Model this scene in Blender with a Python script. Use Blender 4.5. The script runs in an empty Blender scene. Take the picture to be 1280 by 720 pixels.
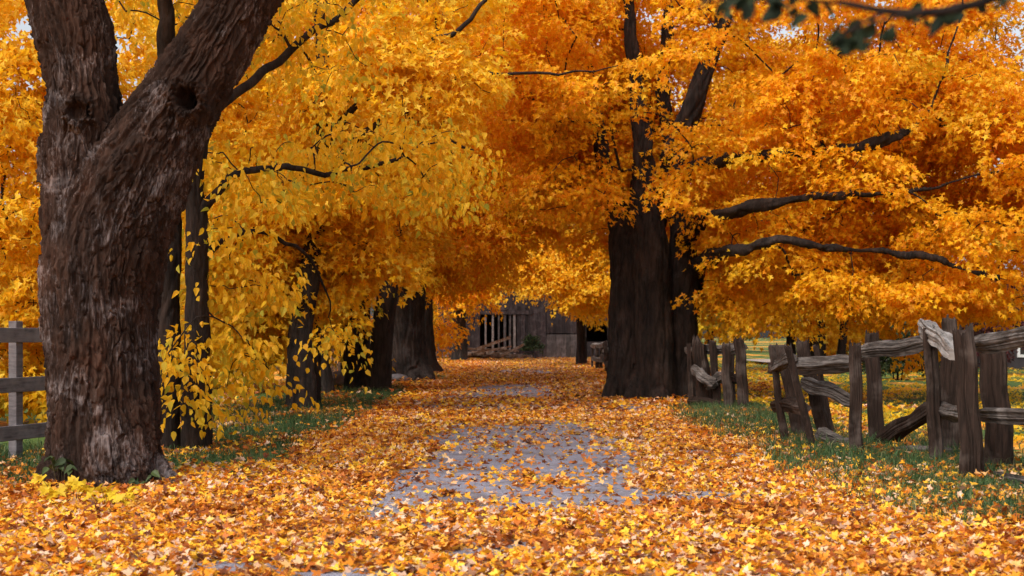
import bpy, math, random
import numpy as np

rng = np.random.default_rng(11)
random.seed(11)
SC = bpy.context.scene
COL = SC.collection

# ------------------------------------------------------------------ camera, sky, sun, exposure
CAM_H = 1.4
FPX = 50.0 / 36.0 * 1280.0          # focal length in photo pixels
HOR = 420.0                          # photo row of the horizon
cam = bpy.data.cameras.new("camera")
cam.lens = 50.0; cam.sensor_width = 36.0
cam.shift_y = 60.0 / 1280.0
cam.clip_end = 2000.0
cam.dof.use_dof = True
cam.dof.focus_distance = 17.0
cam.dof.aperture_fstop = 3.2
cam_o = bpy.data.objects.new("camera", cam); COL.objects.link(cam_o)
cam_o.location = (0, 0, CAM_H); cam_o.rotation_euler = (math.radians(90), 0, 0)
SC.camera = cam_o

SUN_EL, SUN_AZ = 50.0, 215.0         # azimuth clockwise from +Y: behind the camera, to the left
w = bpy.data.worlds.new("World"); SC.world = w; w.use_nodes = True
nt = w.node_tree; nt.nodes.clear()
wo = nt.nodes.new("ShaderNodeOutputWorld"); bg = nt.nodes.new("ShaderNodeBackground")
sky = nt.nodes.new("ShaderNodeTexSky"); sky.sky_type = 'NISHITA'; sky.sun_disc = False
sky.sun_elevation = math.radians(SUN_EL); sky.sun_rotation = math.radians(SUN_AZ)
sky.air_density = 1.0; sky.dust_density = 5.0; sky.ozone_density = 1.0
hs = nt.nodes.new("ShaderNodeHueSaturation"); hs.inputs["Saturation"].default_value = 0.35
nt.links.new(sky.outputs[0], hs.inputs["Color"]); nt.links.new(hs.outputs[0], bg.inputs[0])
bg.inputs[1].default_value = 0.15
nt.links.new(bg.outputs[0], wo.inputs[0])
sl = bpy.data.lights.new("sun", 'SUN'); sl.energy = 1.1; sl.angle = math.radians(40); sl.color = (1.0, 0.95, 0.88)
so = bpy.data.objects.new("sun", sl); COL.objects.link(so)
so.rotation_euler = (math.radians(90 - SUN_EL), 0, math.radians(180 - SUN_AZ))
SC.view_settings.view_transform = 'Standard'; SC.view_settings.look = 'None'
SC.view_settings.exposure = 0.68; SC.view_settings.gamma = 1.0
SC.view_settings.use_curve_mapping = False
SC.cycles.max_bounces = 9; SC.cycles.diffuse_bounces = 6; SC.cycles.transmission_bounces = 6
SC.cycles.glossy_bounces = 2; SC.cycles.caustics_reflective = False; SC.cycles.caustics_refractive = False

# ------------------------------------------------------------------ helpers
def at(px, py, d):
    """A point at depth d metres that stands on photo pixel (px, py)."""
    return np.array([(px - 640.0) / FPX * d, d, CAM_H - (py - HOR) / FPX * d])

def hash3(ix, iy, iz):
    h = (ix * 374761393 + iy * 668265263 + iz * 2147483647 * 3 + 144269) & 0xffffffff
    h = ((h ^ (h >> 13)) * 1274126177) & 0xffffffff
    h = (h ^ (h >> 16)) & 0xffffffff
    return h

def perlin(p):
    p = np.asarray(p, float)
    i = np.floor(p).astype(np.int64); f = p - i
    u = f * f * f * (f * (f * 6 - 15) + 10)
    out = np.zeros(len(p))
    for dx in (0, 1):
        wx = u[:, 0] if dx else 1 - u[:, 0]
        for dy in (0, 1):
            wy = u[:, 1] if dy else 1 - u[:, 1]
            for dz in (0, 1):
                wz = u[:, 2] if dz else 1 - u[:, 2]
                h = hash3(i[:, 0] + dx, i[:, 1] + dy, i[:, 2] + dz)
                a = (h & 1023) / 1023.0 * 2 * np.pi
                z = ((h >> 10) & 1023) / 1023.0 * 2 - 1
                r = np.sqrt(np.maximum(0, 1 - z * z))
                g = (r * np.cos(a)) * (f[:, 0] - dx) + (r * np.sin(a)) * (f[:, 1] - dy) + z * (f[:, 2] - dz)
                out += g * wx * wy * wz
    return out * 1.6

def noise2(x, y, seed=0.0):
    return perlin(np.stack([np.asarray(x, float), np.asarray(y, float), np.full(np.shape(x), seed + .37)], 1))

def norm(v):
    return v / np.maximum(1e-9, np.linalg.norm(v, axis=-1, keepdims=True))

def sstep(a, b, x):
    t = np.clip((x - a) / (b - a), 0, 1)
    return t * t * (3 - 2 * t)

class MB:
    """Collects polygons; build() links them as one mesh object."""
    def __init__(s): s.v = []; s.f = []; s.n = 0; s.m = []
    def add(s, v, f, mat=0):
        v = np.asarray(v, float)
        s.v.append(v); s.f += [tuple(int(i) + s.n for i in q) for q in f]; s.m += [mat] * len(f); s.n += len(v)
    def build(s, name, mats, root=None, smooth=True):
        V = np.concatenate(s.v)
        if root is not None: V = V - np.array(root.location)
        me = bpy.data.meshes.new(name); me.from_pydata(V.tolist(), [], s.f)
        return finish(name, me, mats, root, smooth, s.m)

def finish(name, me, mats, root=None, smooth=True, midx=None):
    for m in (mats if isinstance(mats, (list, tuple)) else [mats]): me.materials.append(m)
    if midx is not None and len(me.materials) > 1: me.polygons.foreach_set("material_index", midx)
    me.polygons.foreach_set("use_smooth", [smooth] * len(me.polygons)); me.update()
    o = bpy.data.objects.new(name, me); COL.objects.link(o)
    if root is not None: o.parent = root
    return o

def tag(o, label=None, cat=None, group=None, kind=None):
    if label: o["label"] = label
    if cat: o["category"] = cat
    if group: o["group"] = group
    if kind: o["kind"] = kind
    return o

def empty(name, loc, label, cat, group=None):
    o = bpy.data.objects.new(name, None); COL.objects.link(o)
    o.location = [float(a) for a in loc]; o.empty_display_size = .2
    return tag(o, label, cat, group)

def spline(pts, n):
    """Catmull-Rom through rows of pts (any columns)."""
    P = np.asarray(pts, float)
    if len(P) == 2: P = np.array([P[0], P[0] * .5 + P[1] * .5, P[1]])
    Q = np.vstack([2 * P[0] - P[1], P, 2 * P[-1] - P[-2]])
    t = np.linspace(0, len(P) - 1 - 1e-6, n); k = t.astype(int); u = (t - k)[:, None]
    a, b, c, d = Q[k], Q[k + 1], Q[k + 2], Q[k + 3]
    return .5 * (2 * b + (c - a) * u + (2 * a - 5 * b + 4 * c - d) * u ** 2 + (3 * b - a - 3 * c + d) * u ** 3)

def frames(C):
    T = norm(np.gradient(C, axis=0))
    ref = np.array([1.0, 0, 0]) if abs(T[0][0]) < .8 else np.array([0, 1.0, 0])
    E1 = np.zeros_like(C); e = ref
    for i in range(len(C)):
        e = e - T[i] * (e @ T[i]); e = e / max(1e-9, np.linalg.norm(e)); E1[i] = e
    return T, E1, np.cross(T, E1)

def tube(C, R, sides=8, cap=True, wob=None):
    C = np.asarray(C, float); R = np.asarray(R, float); n = len(C)
    T, E1, E2 = frames(C)
    a = np.arange(sides) / sides * 2 * np.pi
    rr = R[:, None] * np.ones(sides)[None]
    if wob is not None: rr = rr * wob
    V = C[:, None] + rr[..., None] * (np.cos(a)[None, :, None] * E1[:, None] + np.sin(a)[None, :, None] * E2[:, None])
    F = []
    for i in range(n - 1):
        for j in range(sides):
            k = (j + 1) % sides
            F.append((i * sides + j, i * sides + k, (i + 1) * sides + k, (i + 1) * sides + j))
    V = V.reshape(-1, 3)
    if cap:
        F.append(tuple(range(sides))[::-1]); F.append(tuple(range((n - 1) * sides, n * sides)))
    return V, F

def boxv(x0, x1, y0, y1, z0, z1):
    V = [(x, y, z) for z in (z0, z1) for y in (y0, y1) for x in (x0, x1)]
    F = [(0, 2, 3, 1), (4, 5, 7, 6), (0, 1, 5, 4), (2, 6, 7, 3), (0, 4, 6, 2), (1, 3, 7, 5)]
    return np.array(V, float), F

# ------------------------------------------------------------------ materials
def newmat(name):
    m = bpy.data.materials.new(name); m.use_nodes = True
    t = m.node_tree; t.nodes.clear()
    out = t.nodes.new("ShaderNodeOutputMaterial")
    return m, t, out

def ramp(t, stops, interp='LINEAR'):
    r = t.nodes.new("ShaderNodeValToRGB"); cr = r.color_ramp; cr.interpolation = interp
    while len(cr.elements) > 1: cr.elements.remove(cr.elements[-1])
    cr.elements[0].position = stops[0][0]; cr.elements[0].color = (*stops[0][1], 1)
    for p, c in stops[1:]:
        e = cr.elements.new(p); e.color = (*c, 1)
    return r

def texco(t, scale=(1, 1, 1), kind="Object"):
    tc = t.nodes.new("ShaderNodeTexCoord"); mp = t.nodes.new("ShaderNodeMapping")
    mp.inputs["Scale"].default_value = scale
    t.links.new(tc.outputs[kind], mp.inputs["Vector"]); return mp.outputs[0]

def noise(t, vec, scale, detail=4, rough=.55, dist=0):
    n = t.nodes.new("ShaderNodeTexNoise"); n.inputs["Scale"].default_value = scale
    n.inputs["Detail"].default_value = detail; n.inputs["Roughness"].default_value = rough
    n.inputs["Distortion"].default_value = dist
    t.links.new(vec, n.inputs["Vector"]); return n.outputs[0]

def mixc(t, fac, a, b):
    m = t.nodes.new("ShaderNodeMix"); m.data_type = 'RGBA'
    for s, v in ((m.inputs[0], fac), (m.inputs[6], a), (m.inputs[7], b)):
        if hasattr(v, "links") or isinstance(v, bpy.types.NodeSocket): t.links.new(v, s)
        elif isinstance(v, (int, float)): s.default_value = v
        else: s.default_value = (*v, 1)
    return m.outputs[2]

def bsdf(t, out, col, rough=.85, spec=.25, bump=None, bdist=.01, bstr=.6):
    p = t.nodes.new("ShaderNodeBsdfPrincipled")
    if isinstance(col, bpy.types.NodeSocket): t.links.new(col, p.inputs["Base Color"])
    else: p.inputs["Base Color"].default_value = (*col, 1)
    p.inputs["Roughness"].default_value = rough; p.inputs["Specular IOR Level"].default_value = spec
    if bump is not None:
        b = t.nodes.new("ShaderNodeBump"); b.inputs["Distance"].default_value = bdist; b.inputs["Strength"].default_value = bstr
        t.links.new(bump, b.inputs["Height"]); t.links.new(b.outputs[0], p.inputs["Normal"])
    t.links.new(p.outputs[0], out.inputs[0]); return p

def leaf_mat(name, main, patch, patch_scale=.45, patch_lo=.5, patch_hi=.62, transl=.5, rough=.5):
    m, t, out = newmat(name)
    g = t.nodes.new("ShaderNodeNewGeometry")
    ra = ramp(t, main); rb = ramp(t, patch)
    t.links.new(g.outputs["Random Per Island"], ra.inputs[0]); t.links.new(g.outputs["Random Per Island"], rb.inputs[0])
    n = noise(t, texco(t), patch_scale, 3, .6)
    mr = t.nodes.new("ShaderNodeMapRange"); mr.inputs[1].default_value = patch_lo; mr.inputs[2].default_value = patch_hi
    t.links.new(n, mr.inputs[0])
    c = mixc(t, mr.outputs[0], ra.outputs[0], rb.outputs[0])
    p = t.nodes.new("ShaderNodeBsdfPrincipled"); p.inputs["Roughness"].default_value = rough
    p.inputs["Specular IOR Level"].default_value = .25
    t.links.new(c, p.inputs["Base Color"])
    tr = t.nodes.new("ShaderNodeBsdfTranslucent"); t.links.new(c, tr.inputs[0])
    mx = t.nodes.new("ShaderNodeMixShader"); mx.inputs[0].default_value = transl
    t.links.new(p.outputs[0], mx.inputs[1]); t.links.new(tr.outputs[0], mx.inputs[2]); t.links.new(mx.outputs[0], out.inputs[0])
    return m

def bark_mat(name, dark, mid, pale, pale_lo=.58, pale_hi=.75, bd=.012):
    m, t, out = newmat(name)
    v = texco(t, (1, 1, .16)); v2 = texco(t)
    a = noise(t, v, 14, 6, .65, .4); b = noise(t, v2, 2.1, 4, .6, .3); c = noise(t, v, 45, 5, .7)
    ra = ramp(t, [(.3, dark), (.62, mid)]); t.links.new(a, ra.inputs[0])
    mr = t.nodes.new("ShaderNodeMapRange"); mr.inputs[1].default_value = pale_lo; mr.inputs[2].default_value = pale_hi
    mu = t.nodes.new("ShaderNodeMath"); mu.operation = 'MULTIPLY_ADD'; mu.inputs[1].default_value = .45
    t.links.new(c, mu.inputs[0]); 
    mu2 = t.nodes.new("ShaderNodeMath"); mu2.operation = 'MULTIPLY'; mu2.inputs[1].default_value = .62
    t.links.new(b, mu2.inputs[0]); t.links.new(mu2.outputs[0], mu.inputs[2]); t.links.new(mu.outputs[0], mr.inputs[0])
    col = mixc(t, mr.outputs[0], ra.outputs[0], pale)
    tn = noise(t, texco(t, (1, 1, .4)), 3.3, 5, .7, .5); tr_ = ramp(t, [(.32, (.5, .5, .52)), (.5, (1, .97, .95)), (.68, (1.5, 1.28, 1.15))]); t.links.new(tn, tr_.inputs[0])
    mm = t.nodes.new("ShaderNodeMix"); mm.data_type = 'RGBA'; mm.blend_type = 'MULTIPLY'; mm.inputs[0].default_value = 1
    t.links.new(col, mm.inputs[6]); t.links.new(tr_.outputs[0], mm.inputs[7]); col = mm.outputs[2]
    ad = t.nodes.new("ShaderNodeMath"); ad.operation = 'ADD'; t.links.new(a, ad.inputs[0]); t.links.new(c, ad.inputs[1])
    bsdf(t, out, col, .9, .15, ad.outputs[0], bd, .8)
    return m

def wood_mat(name, dark, mid, pale, scale=(6, 6, .8), pl=.5, ph=.72, bd=.006):
    m, t, out = newmat(name)
    g = t.nodes.new("ShaderNodeNewGeometry")
    v = texco(t, scale)
    a = noise(t, v, 5, 6, .65, .6); b = noise(t, texco(t), 2.5, 4, .6)
    ra = ramp(t, [(.32, dark), (.66, mid)]); t.links.new(a, ra.inputs[0])
    mr = t.nodes.new("ShaderNodeMapRange"); mr.inputs[1].default_value = pl; mr.inputs[2].default_value = ph
    t.links.new(b, mr.inputs[0])
    col = mixc(t, mr.outputs[0], ra.outputs[0], pale)
    rr = ramp(t, [(0, (.6, .6, .6)), (1, (1.25, 1.2, 1.2))]); t.links.new(g.outputs["Random Per Island"], rr.inputs[0])
    mm = t.nodes.new("ShaderNodeMix"); mm.data_type = 'RGBA'; mm.blend_type = 'MULTIPLY'; mm.inputs[0].default_value = 1
    t.links.new(col, mm.inputs[6]); t.links.new(rr.outputs[0], mm.inputs[7])
    bsdf(t, out, mm.outputs[2], .9, .15, a, bd, .8)
    return m

Y_ = (.86, .56, .02); Y2 = (.88, .64, .07); O_ = (.85, .41, .008); O2 = (.80, .31, .008); RD = (.70, .18, .012); GY = (.58, .46, .04); GR = (.20, .25, .04)
M = {}
M['leaf_orange'] = leaf_mat("leaf_orange", [(0, O2), (.35, O_), (.8, (.86, .48, .01)), (1, Y_)], [(0, RD), (.4, O2), (1, O_)], .4, .6, .74)
M['leaf_right'] = leaf_mat("leaf_right", [(0, (.79, .28, .008)), (.25, (.84, .38, .008)), (.7, (.86, .45, .01)), (1, Y_)], [(0, (.64, .36, .012)), (.5, (.66, .44, .02)), (1, O_)], .33, .54, .68)
M['leaf_gold'] = leaf_mat("leaf_gold", [(0, O_), (.4, (.86, .52, .012)), (1, Y2)], [(0, O_), (.6, Y_), (1, GY)], .5, .52, .66)
M['leaf_yellow'] = leaf_mat("leaf_yellow", [(0, (.78, .36, .012)), (.4, Y_), (1, Y2)], [(0, GR), (.45, GY), (1, Y_)], .7, .54, .68)
M['leaf_greenish'] = leaf_mat("leaf_greenish", [(0, (.40, .40, .04)), (.12, (.70, .50, .03)), (.4, (.86, .50, .02)), (.75, (.87, .52, .02)), (1, O_)], [(0, GR), (.35, GY), (1, Y_)], .8, .58, .72)
M['leaf_far'] = leaf_mat("leaf_far", [(0, (.35, .28, .03)), (.4, (.7, .36, .02)), (1, Y_)], [(0, (.08, .11, .03)), (.6, (.25, .22, .04)), (1, O_)], .09, .5, .56)
M['leaf_dark_green'] = leaf_mat("leaf_dark_green", [(0, (.008, .015, .006)), (1, (.022, .036, .013))], [(0, (.02, .03, .01)), (1, (.06, .055, .015))], 2, .5, .7, .2, .7)
M['leaf_hedge'] = leaf_mat("leaf_hedge", [(0, (.02, .035, .014)), (1, (.06, .085, .025))], [(0, (.03, .05, .02)), (1, (.10, .10, .03))], 1, .5, .7, .2)
M['leaf_purple'] = leaf_mat("leaf_purple", [(0, (.045, .016, .022)), (1, (.13, .035, .04))], [(0, (.03, .012, .018)), (1, (.2, .06, .05))], 1, .5, .7, .2)
M['leaf_litter'] = leaf_mat("leaf_litter", [(0, (.09, .026, .01)), (.12, (.26, .06, .012)), (.26, (.60, .165, .012)), (.42, (.80, .31, .016)), (.6, (.85, .44, .022)), (.76, (.88, .60, .05)), (.81, (.74, .46, .24)), (.92, (.78, .55, .40)), (1, (.42, .24, .15))],
                           [(0, (.09, .026, .01)), (.25, (.34, .08, .012)), (.55, (.64, .20, .014)), (.85, (.80, .38, .03)), (1, (.68, .40, .24))], .5, .47, .6, .2, .5)
M['leaf_seedling'] = leaf_mat("leaf_seedling", [(0, (.62, .42, .02)), (1, (.82, .58, .03))], [(0, (.5, .5, .05)), (1, (.85, .6, .04))], 2, .6, .8, .4)
M['grass'] = leaf_mat("grass", [(0, (.014, .038, .014)), (.55, (.05, .11, .034)), (.85, (.10, .15, .045)), (1, (.24, .20, .09))], [(0, (.17, .15, .06)), (.5, (.06, .09, .03)), (1, (.10, .13, .04))], .6, .52, .72, .25)
M['bark_near'] = bark_mat("bark_near", (.014, .008, .006), (.050, .028, .020), (.17, .145, .145), .565, .67, .035)
M['bark_dark'] = bark_mat("bark_dark", (.007, .005, .0045), (.034, .024, .02), (.06, .05, .047), .58, .78, .03)
M['bark_grey'] = bark_mat("bark_grey", (.010, .008, .0075), (.045, .036, .032), (.09, .08, .08), .54, .76, .03)
M['fence_dark'] = wood_mat("fence_dark", (.012, .008, .006), (.044, .027, .02), (.10, .078, .066), (5, 5, .5), .5, .7, .02)
M['fence_rail'] = wood_mat("fence_rail", (.022, .018, .016), (.13, .112, .10), (.24, .22, .205), (1.1, 1.1, 9), .5, .75, .02)
M['fence_pale'] = wood_mat("fence_pale", (.06, .055, .05), (.26, .24, .225), (.4, .38, .36), (1.5, 1.5, 8), .45, .7, .02)
M['board_grey'] = wood_mat("board_grey", (.09, .08, .084), (.21, .19, .197), (.28, .26, .268), (1.2, .5, 8), .45, .7, .004)
M['barn_board'] = wood_mat("barn_board", (.015, .011, .012), (.055, .043, .045), (.09, .075, .078), (3, 3, .25), .5, .75)
M['barn_pale'] = wood_mat("barn_pale", (.10, .085, .083), (.21, .185, .18), (.32, .29, .28), (3, 3, .4), .5, .75)
M['barn_grey'] = wood_mat("barn_grey", (.035, .03, .03), (.095, .083, .083), (.14, .125, .125), (3, 3, .3), .5, .75)
M['plank'] = wood_mat("plank", (.07, .04, .025), (.22, .13, .08), (.36, .29, .24), (2, 2, 2), .5, .75)
M['picket'] = wood_mat("picket", (.05, .03, .02), (.14, .085, .055), (.2, .15, .11), (4, 4, .6), .5, .75)

def simple(name, c0, c1, scale=6, rough=.85, bd=.01):
    m, t, out = newmat(name); n = noise(t, texco(t), scale, 5, .6)
    r = ramp(t, [(.3, c0), (.7, c1)]); t.links.new(n, r.inputs[0]); bsdf(t, out, r.outputs[0], rough, .2, n, bd)
    return m
M['stone'] = simple("stone", (.09, .085, .09), (.2, .19, .2), 5, .9, .03)
M['roof'] = simple("roof", (.16, .15, .16), (.28, .27, .28), 4)
M['siding'] = simple("siding", (.035, .03, .032), (.06, .052, .055), 3)
M['white_paint'] = simple("white_paint", (.6, .6, .6), (.75, .75, .75), 3, .6)
M['stem'] = simple("stem", (.05, .04, .02), (.10, .08, .04), 20)
M['pale_dirt'] = simple("pale_dirt", (.33, .25, .2), (.5, .4, .34), 4)
m_, t_, o_ = newmat("window_glass"); bsdf(t_, o_, (.02, .025, .03), .08, .5); M['glass'] = m_

def ground_mat():
    m, t, out = newmat("leafy_ground")
    v = texco(t)
    vo = t.nodes.new("ShaderNodeTexVoronoi"); vo.inputs["Scale"].default_value = 14; t.links.new(v, vo.inputs["Vector"])
    sp = t.nodes.new("ShaderNodeSeparateColor"); t.links.new(vo.outputs["Color"], sp.inputs[0])
    r = ramp(t, [(0, (.16, .04, .01)), (.25, (.5, .13, .012)), (.55, (.74, .28, .014)), (.8, (.8, .42, .03)), (1, (.76, .48, .22))])
    t.links.new(sp.outputs[0], r.inputs[0])
    gn = noise(t, v, 9, 5, .7); gr = ramp(t, [(.3, (.03, .055, .014)), (.55, (.08, .13, .03)), (.75, (.15, .16, .05))]); t.links.new(gn, gr.inputs[0])
    at_ = t.nodes.new("ShaderNodeAttribute"); at_.attribute_name = "grass"
    mk = noise(t, v, 2.2, 6, .75)
    ma = t.nodes.new("ShaderNodeMath"); ma.operation = 'ADD'; t.links.new(at_.outputs["Fac"], ma.inputs[0]); t.links.new(mk, ma.inputs[1])
    mr = t.nodes.new("ShaderNodeMapRange"); mr.inputs[1].default_value = .95; mr.inputs[2].default_value = 1.08; t.links.new(ma.outputs[0], mr.inputs[0])
    c = mixc(t, mr.outputs[0], r.outputs[0], gr.outputs[0])
    bsdf(t, out, c, .9, .15, vo.outputs["Distance"], .02, .7)
    return m
M['ground'] = ground_mat()
def gravel_mat():
    m, t, out = newmat("blue_grey_gravel"); v = texco(t)
    a = noise(t, v, 70, 4, .8); b = noise(t, v, 1.6, 4, .6)
    r = ramp(t, [(.3, (.10, .098, .12)), (.5, (.235, .228, .275)), (.72, (.40, .39, .45))]); t.links.new(a, r.inputs[0])
    r2 = ramp(t, [(.3, (.62, .54, .48)), (.5, (.95, .93, .93)), (.7, (1.12, 1.12, 1.15))]); t.links.new(b, r2.inputs[0])
    mm = t.nodes.new("ShaderNodeMix"); mm.data_type = 'RGBA'; mm.blend_type = 'MULTIPLY'; mm.inputs[0].default_value = 1
    t.links.new(r.outputs[0], mm.inputs[6]); t.links.new(r2.outputs[0], mm.inputs[7])
    bsdf(t, out, mm.outputs[2], .9, .2, a, .012, .8); return m
M['gravel'] = gravel_mat()

# ------------------------------------------------------------------ ground, lane
def lane_c(Y): return .1 + .9 * sstep(10, 85, np.asarray(Y, float))
def gz(X, Y):
    X = np.asarray(X, float); Y = np.asarray(Y, float)
    e = np.abs(X - lane_c(Y))
    side = sstep(2.4, 4.2, e)
    return side * (.015 + .035 * noise2(X * .7, Y * .7, 3) + .02 * noise2(X * 2, Y * 2, 5))
def gz1(x, y): return float(gz(np.array([x]), np.array([y]))[0])

def grass_amt(X, Y):
    X = np.asarray(X, float); Y = np.asarray(Y, float); e = X - lane_c(Y)
    right = sstep(2.4, 3.9, e + .5 * noise2(X * .8, Y * .8, 31)) * sstep(8, 13, Y) * (1 - .12 * sstep(4.6, 6.5, e))
    left = sstep(2.25, 3.1, -e + .5 * noise2(X * .8, Y * .8, 32)) * sstep(12.2, 14.5, Y) * (1 - .45 * sstep(30, 45, Y))
    nn = noise2(X * .9, Y * .55, 8) + .5 * noise2(X * 2.6, Y * 1.7, 9)
    g = np.clip(right * .95 + left * 1.1, 0, 1) * (.5 + .7 * sstep(-.35, .4, nn))
    return np.where((right + left) > .03, np.clip(g, 0, 1), 0)

xs = np.unique(np.concatenate([np.linspace(-600, -30, 25), np.linspace(-30, -8, 30), np.arange(-8, 9.01, .25), np.linspace(9, 30, 40), np.linspace(30, 600, 25)]))
ys = np.unique(np.concatenate([np.linspace(-200, 4, 20), np.arange(4, 32, .3), np.arange(32, 100, 1.0), np.linspace(100, 900, 30)]))
XX, YY = np.meshgrid(xs, ys); nx, ny = len(xs), len(ys)
GZ = gz(XX.ravel(), YY.ravel())
gm = MB(); q = np.arange(nx * ny).reshape(ny, nx)
gm.add(np.stack([XX.ravel(), YY.ravel(), GZ], 1), np.stack([q[:-1, :-1], q[:-1, 1:], q[1:, 1:], q[1:, :-1]], -1).reshape(-1, 4).tolist())
go = gm.build("ground", M['ground']); tag(go, kind="structure")
ga = go.data.attributes.new("grass", 'FLOAT', 'POINT'); ga.data.foreach_set("value", grass_amt(XX.ravel(), YY.ravel()))

lm = MB(); lys = np.arange(-10, 88, .4); nxl = 15
LV = []
for i, y in enumerate(lys):
    wl = 2.2 + .25 * math.sin(y * .9) + .2 * math.sin(y * 2.3 + 1); wr = 2.2 + .25 * math.sin(y * 1.1 + 2) + .2 * math.sin(y * 2.7)
    xx = lane_c(y) + np.linspace(-wl, wr, nxl)
    LV.append(np.stack([xx, np.full(nxl, y), gz(xx, np.full(nxl, y)) + .006], 1))
q = np.arange(len(lys) * nxl).reshape(len(lys), nxl)
lm.add(np.concatenate(LV), np.stack([q[:-1, :-1], q[:-1, 1:], q[1:, 1:], q[1:, :-1]], -1).reshape(-1, 4).tolist())
tag(lm.build("lane", M['gravel']), kind="structure")
tm = MB()
txs = np.linspace(12, 70, 30)
tm.add(np.concatenate([np.stack([txs, 66 + .1 * txs, np.full(30, .16)], 1), np.stack([txs, 75 + .1 * txs, np.full(30, .16)], 1)]), [(i, i + 1, 31 + i, 30 + i) for i in range(29)])
tag(tm.build("farm_track", M['pale_dirt']), kind="structure")

# ------------------------------------------------------------------ leaves
def fold(V, k=.28, c=.16):
    V = np.array(V, float); return np.column_stack([V, k * np.abs(V[:, 0]) - c * V[:, 1] ** 2])
MAPLE = (fold([(0, 0), (.34, -.02), (.20, .20), (.56, .46), (.17, .55), (.0, 1.0), (-.34, -.02), (-.20, .20), (-.56, .46), (-.17, .55)]),
         [(0, 1, 2, 3, 4, 5), (0, 5, 9, 8, 7, 6)])
MAPLE_BIG = (fold([(0, 0), (.30, -.10), (.22, .10), (.36, .16), (.60, .42), (.40, .46), (.16, .50), (.24, .66), (.10, .74), (0, 1.0),
                   (-.30, -.10), (-.22, .10), (-.36, .16), (-.60, .42), (-.40, .46), (-.16, .50), (-.24, .66), (-.10, .74)]),
             [(0, 1, 2, 3, 4, 5, 6, 7, 8, 9), (0, 9, 17, 16, 15, 14, 13, 12, 11, 10)])
OVATE = (fold([(0, 0), (.27, .14), (.33, .42), (.16, .76), (0, 1.0), (-.27, .14), (-.33, .42), (-.16, .76)], .25, .3), [(0, 1, 2, 3, 4), (0, 4, 7, 6, 5)])
FAR = (fold([(0, 0), (.46, .25), (.18, .5), (0, 1.0), (-.46, .25), (-.18, .5)], .3, .15), [(0, 1, 2, 3), (0, 3, 5, 4)])

def leaf_mesh(name, P, T, N, S, tmpl, curl=None):
    TV, TF = tmpl; n = len(P); k = len(TV)
    y = norm(T); z = norm(N - (N * y).sum(1, keepdims=True) * y); x = np.cross(y, z)
    tv = np.repeat(TV[None], n, 0).copy()
    if curl is not None: tv[:, :, 2] *= curl[:, None]
    V = P[:, None] + S[:, None, None] * (tv[..., 0:1] * x[:, None] + tv[..., 1:2] * y[:, None] + tv[..., 2:3] * z[:, None])
    me = bpy.data.meshes.new(name)
    me.vertices.add(n * k); me.vertices.foreach_set("co", V.astype(np.float32).ravel())
    lens = np.array([len(f) for f in TF]); fl = np.concatenate([np.array(f) for f in TF]); nl = len(fl)
    L = (np.arange(n)[:, None] * k + fl[None]).ravel().astype(np.int32)
    me.loops.add(len(L)); me.loops.foreach_set("vertex_index", L)
    st = np.concatenate([[0], np.cumsum(lens)[:-1]])
    LS = (np.arange(n)[:, None] * nl + st[None]).ravel().astype(np.int32)
    me.polygons.add(len(LS)); me.polygons.foreach_set("loop_start", LS)
    me.update(calc_edges=True)
    return me

def in_view(P, margin=1.12):
    d = np.maximum(P[:, 1], .1)
    px = P[:, 0] / d * FPX; py = (CAM_H - P[:, 2]) / d * FPX
    return (np.abs(px) < 640 * margin) & (py < 330 * margin) & (py > -420 * margin - 20) & (P[:, 1] > 1)

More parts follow.
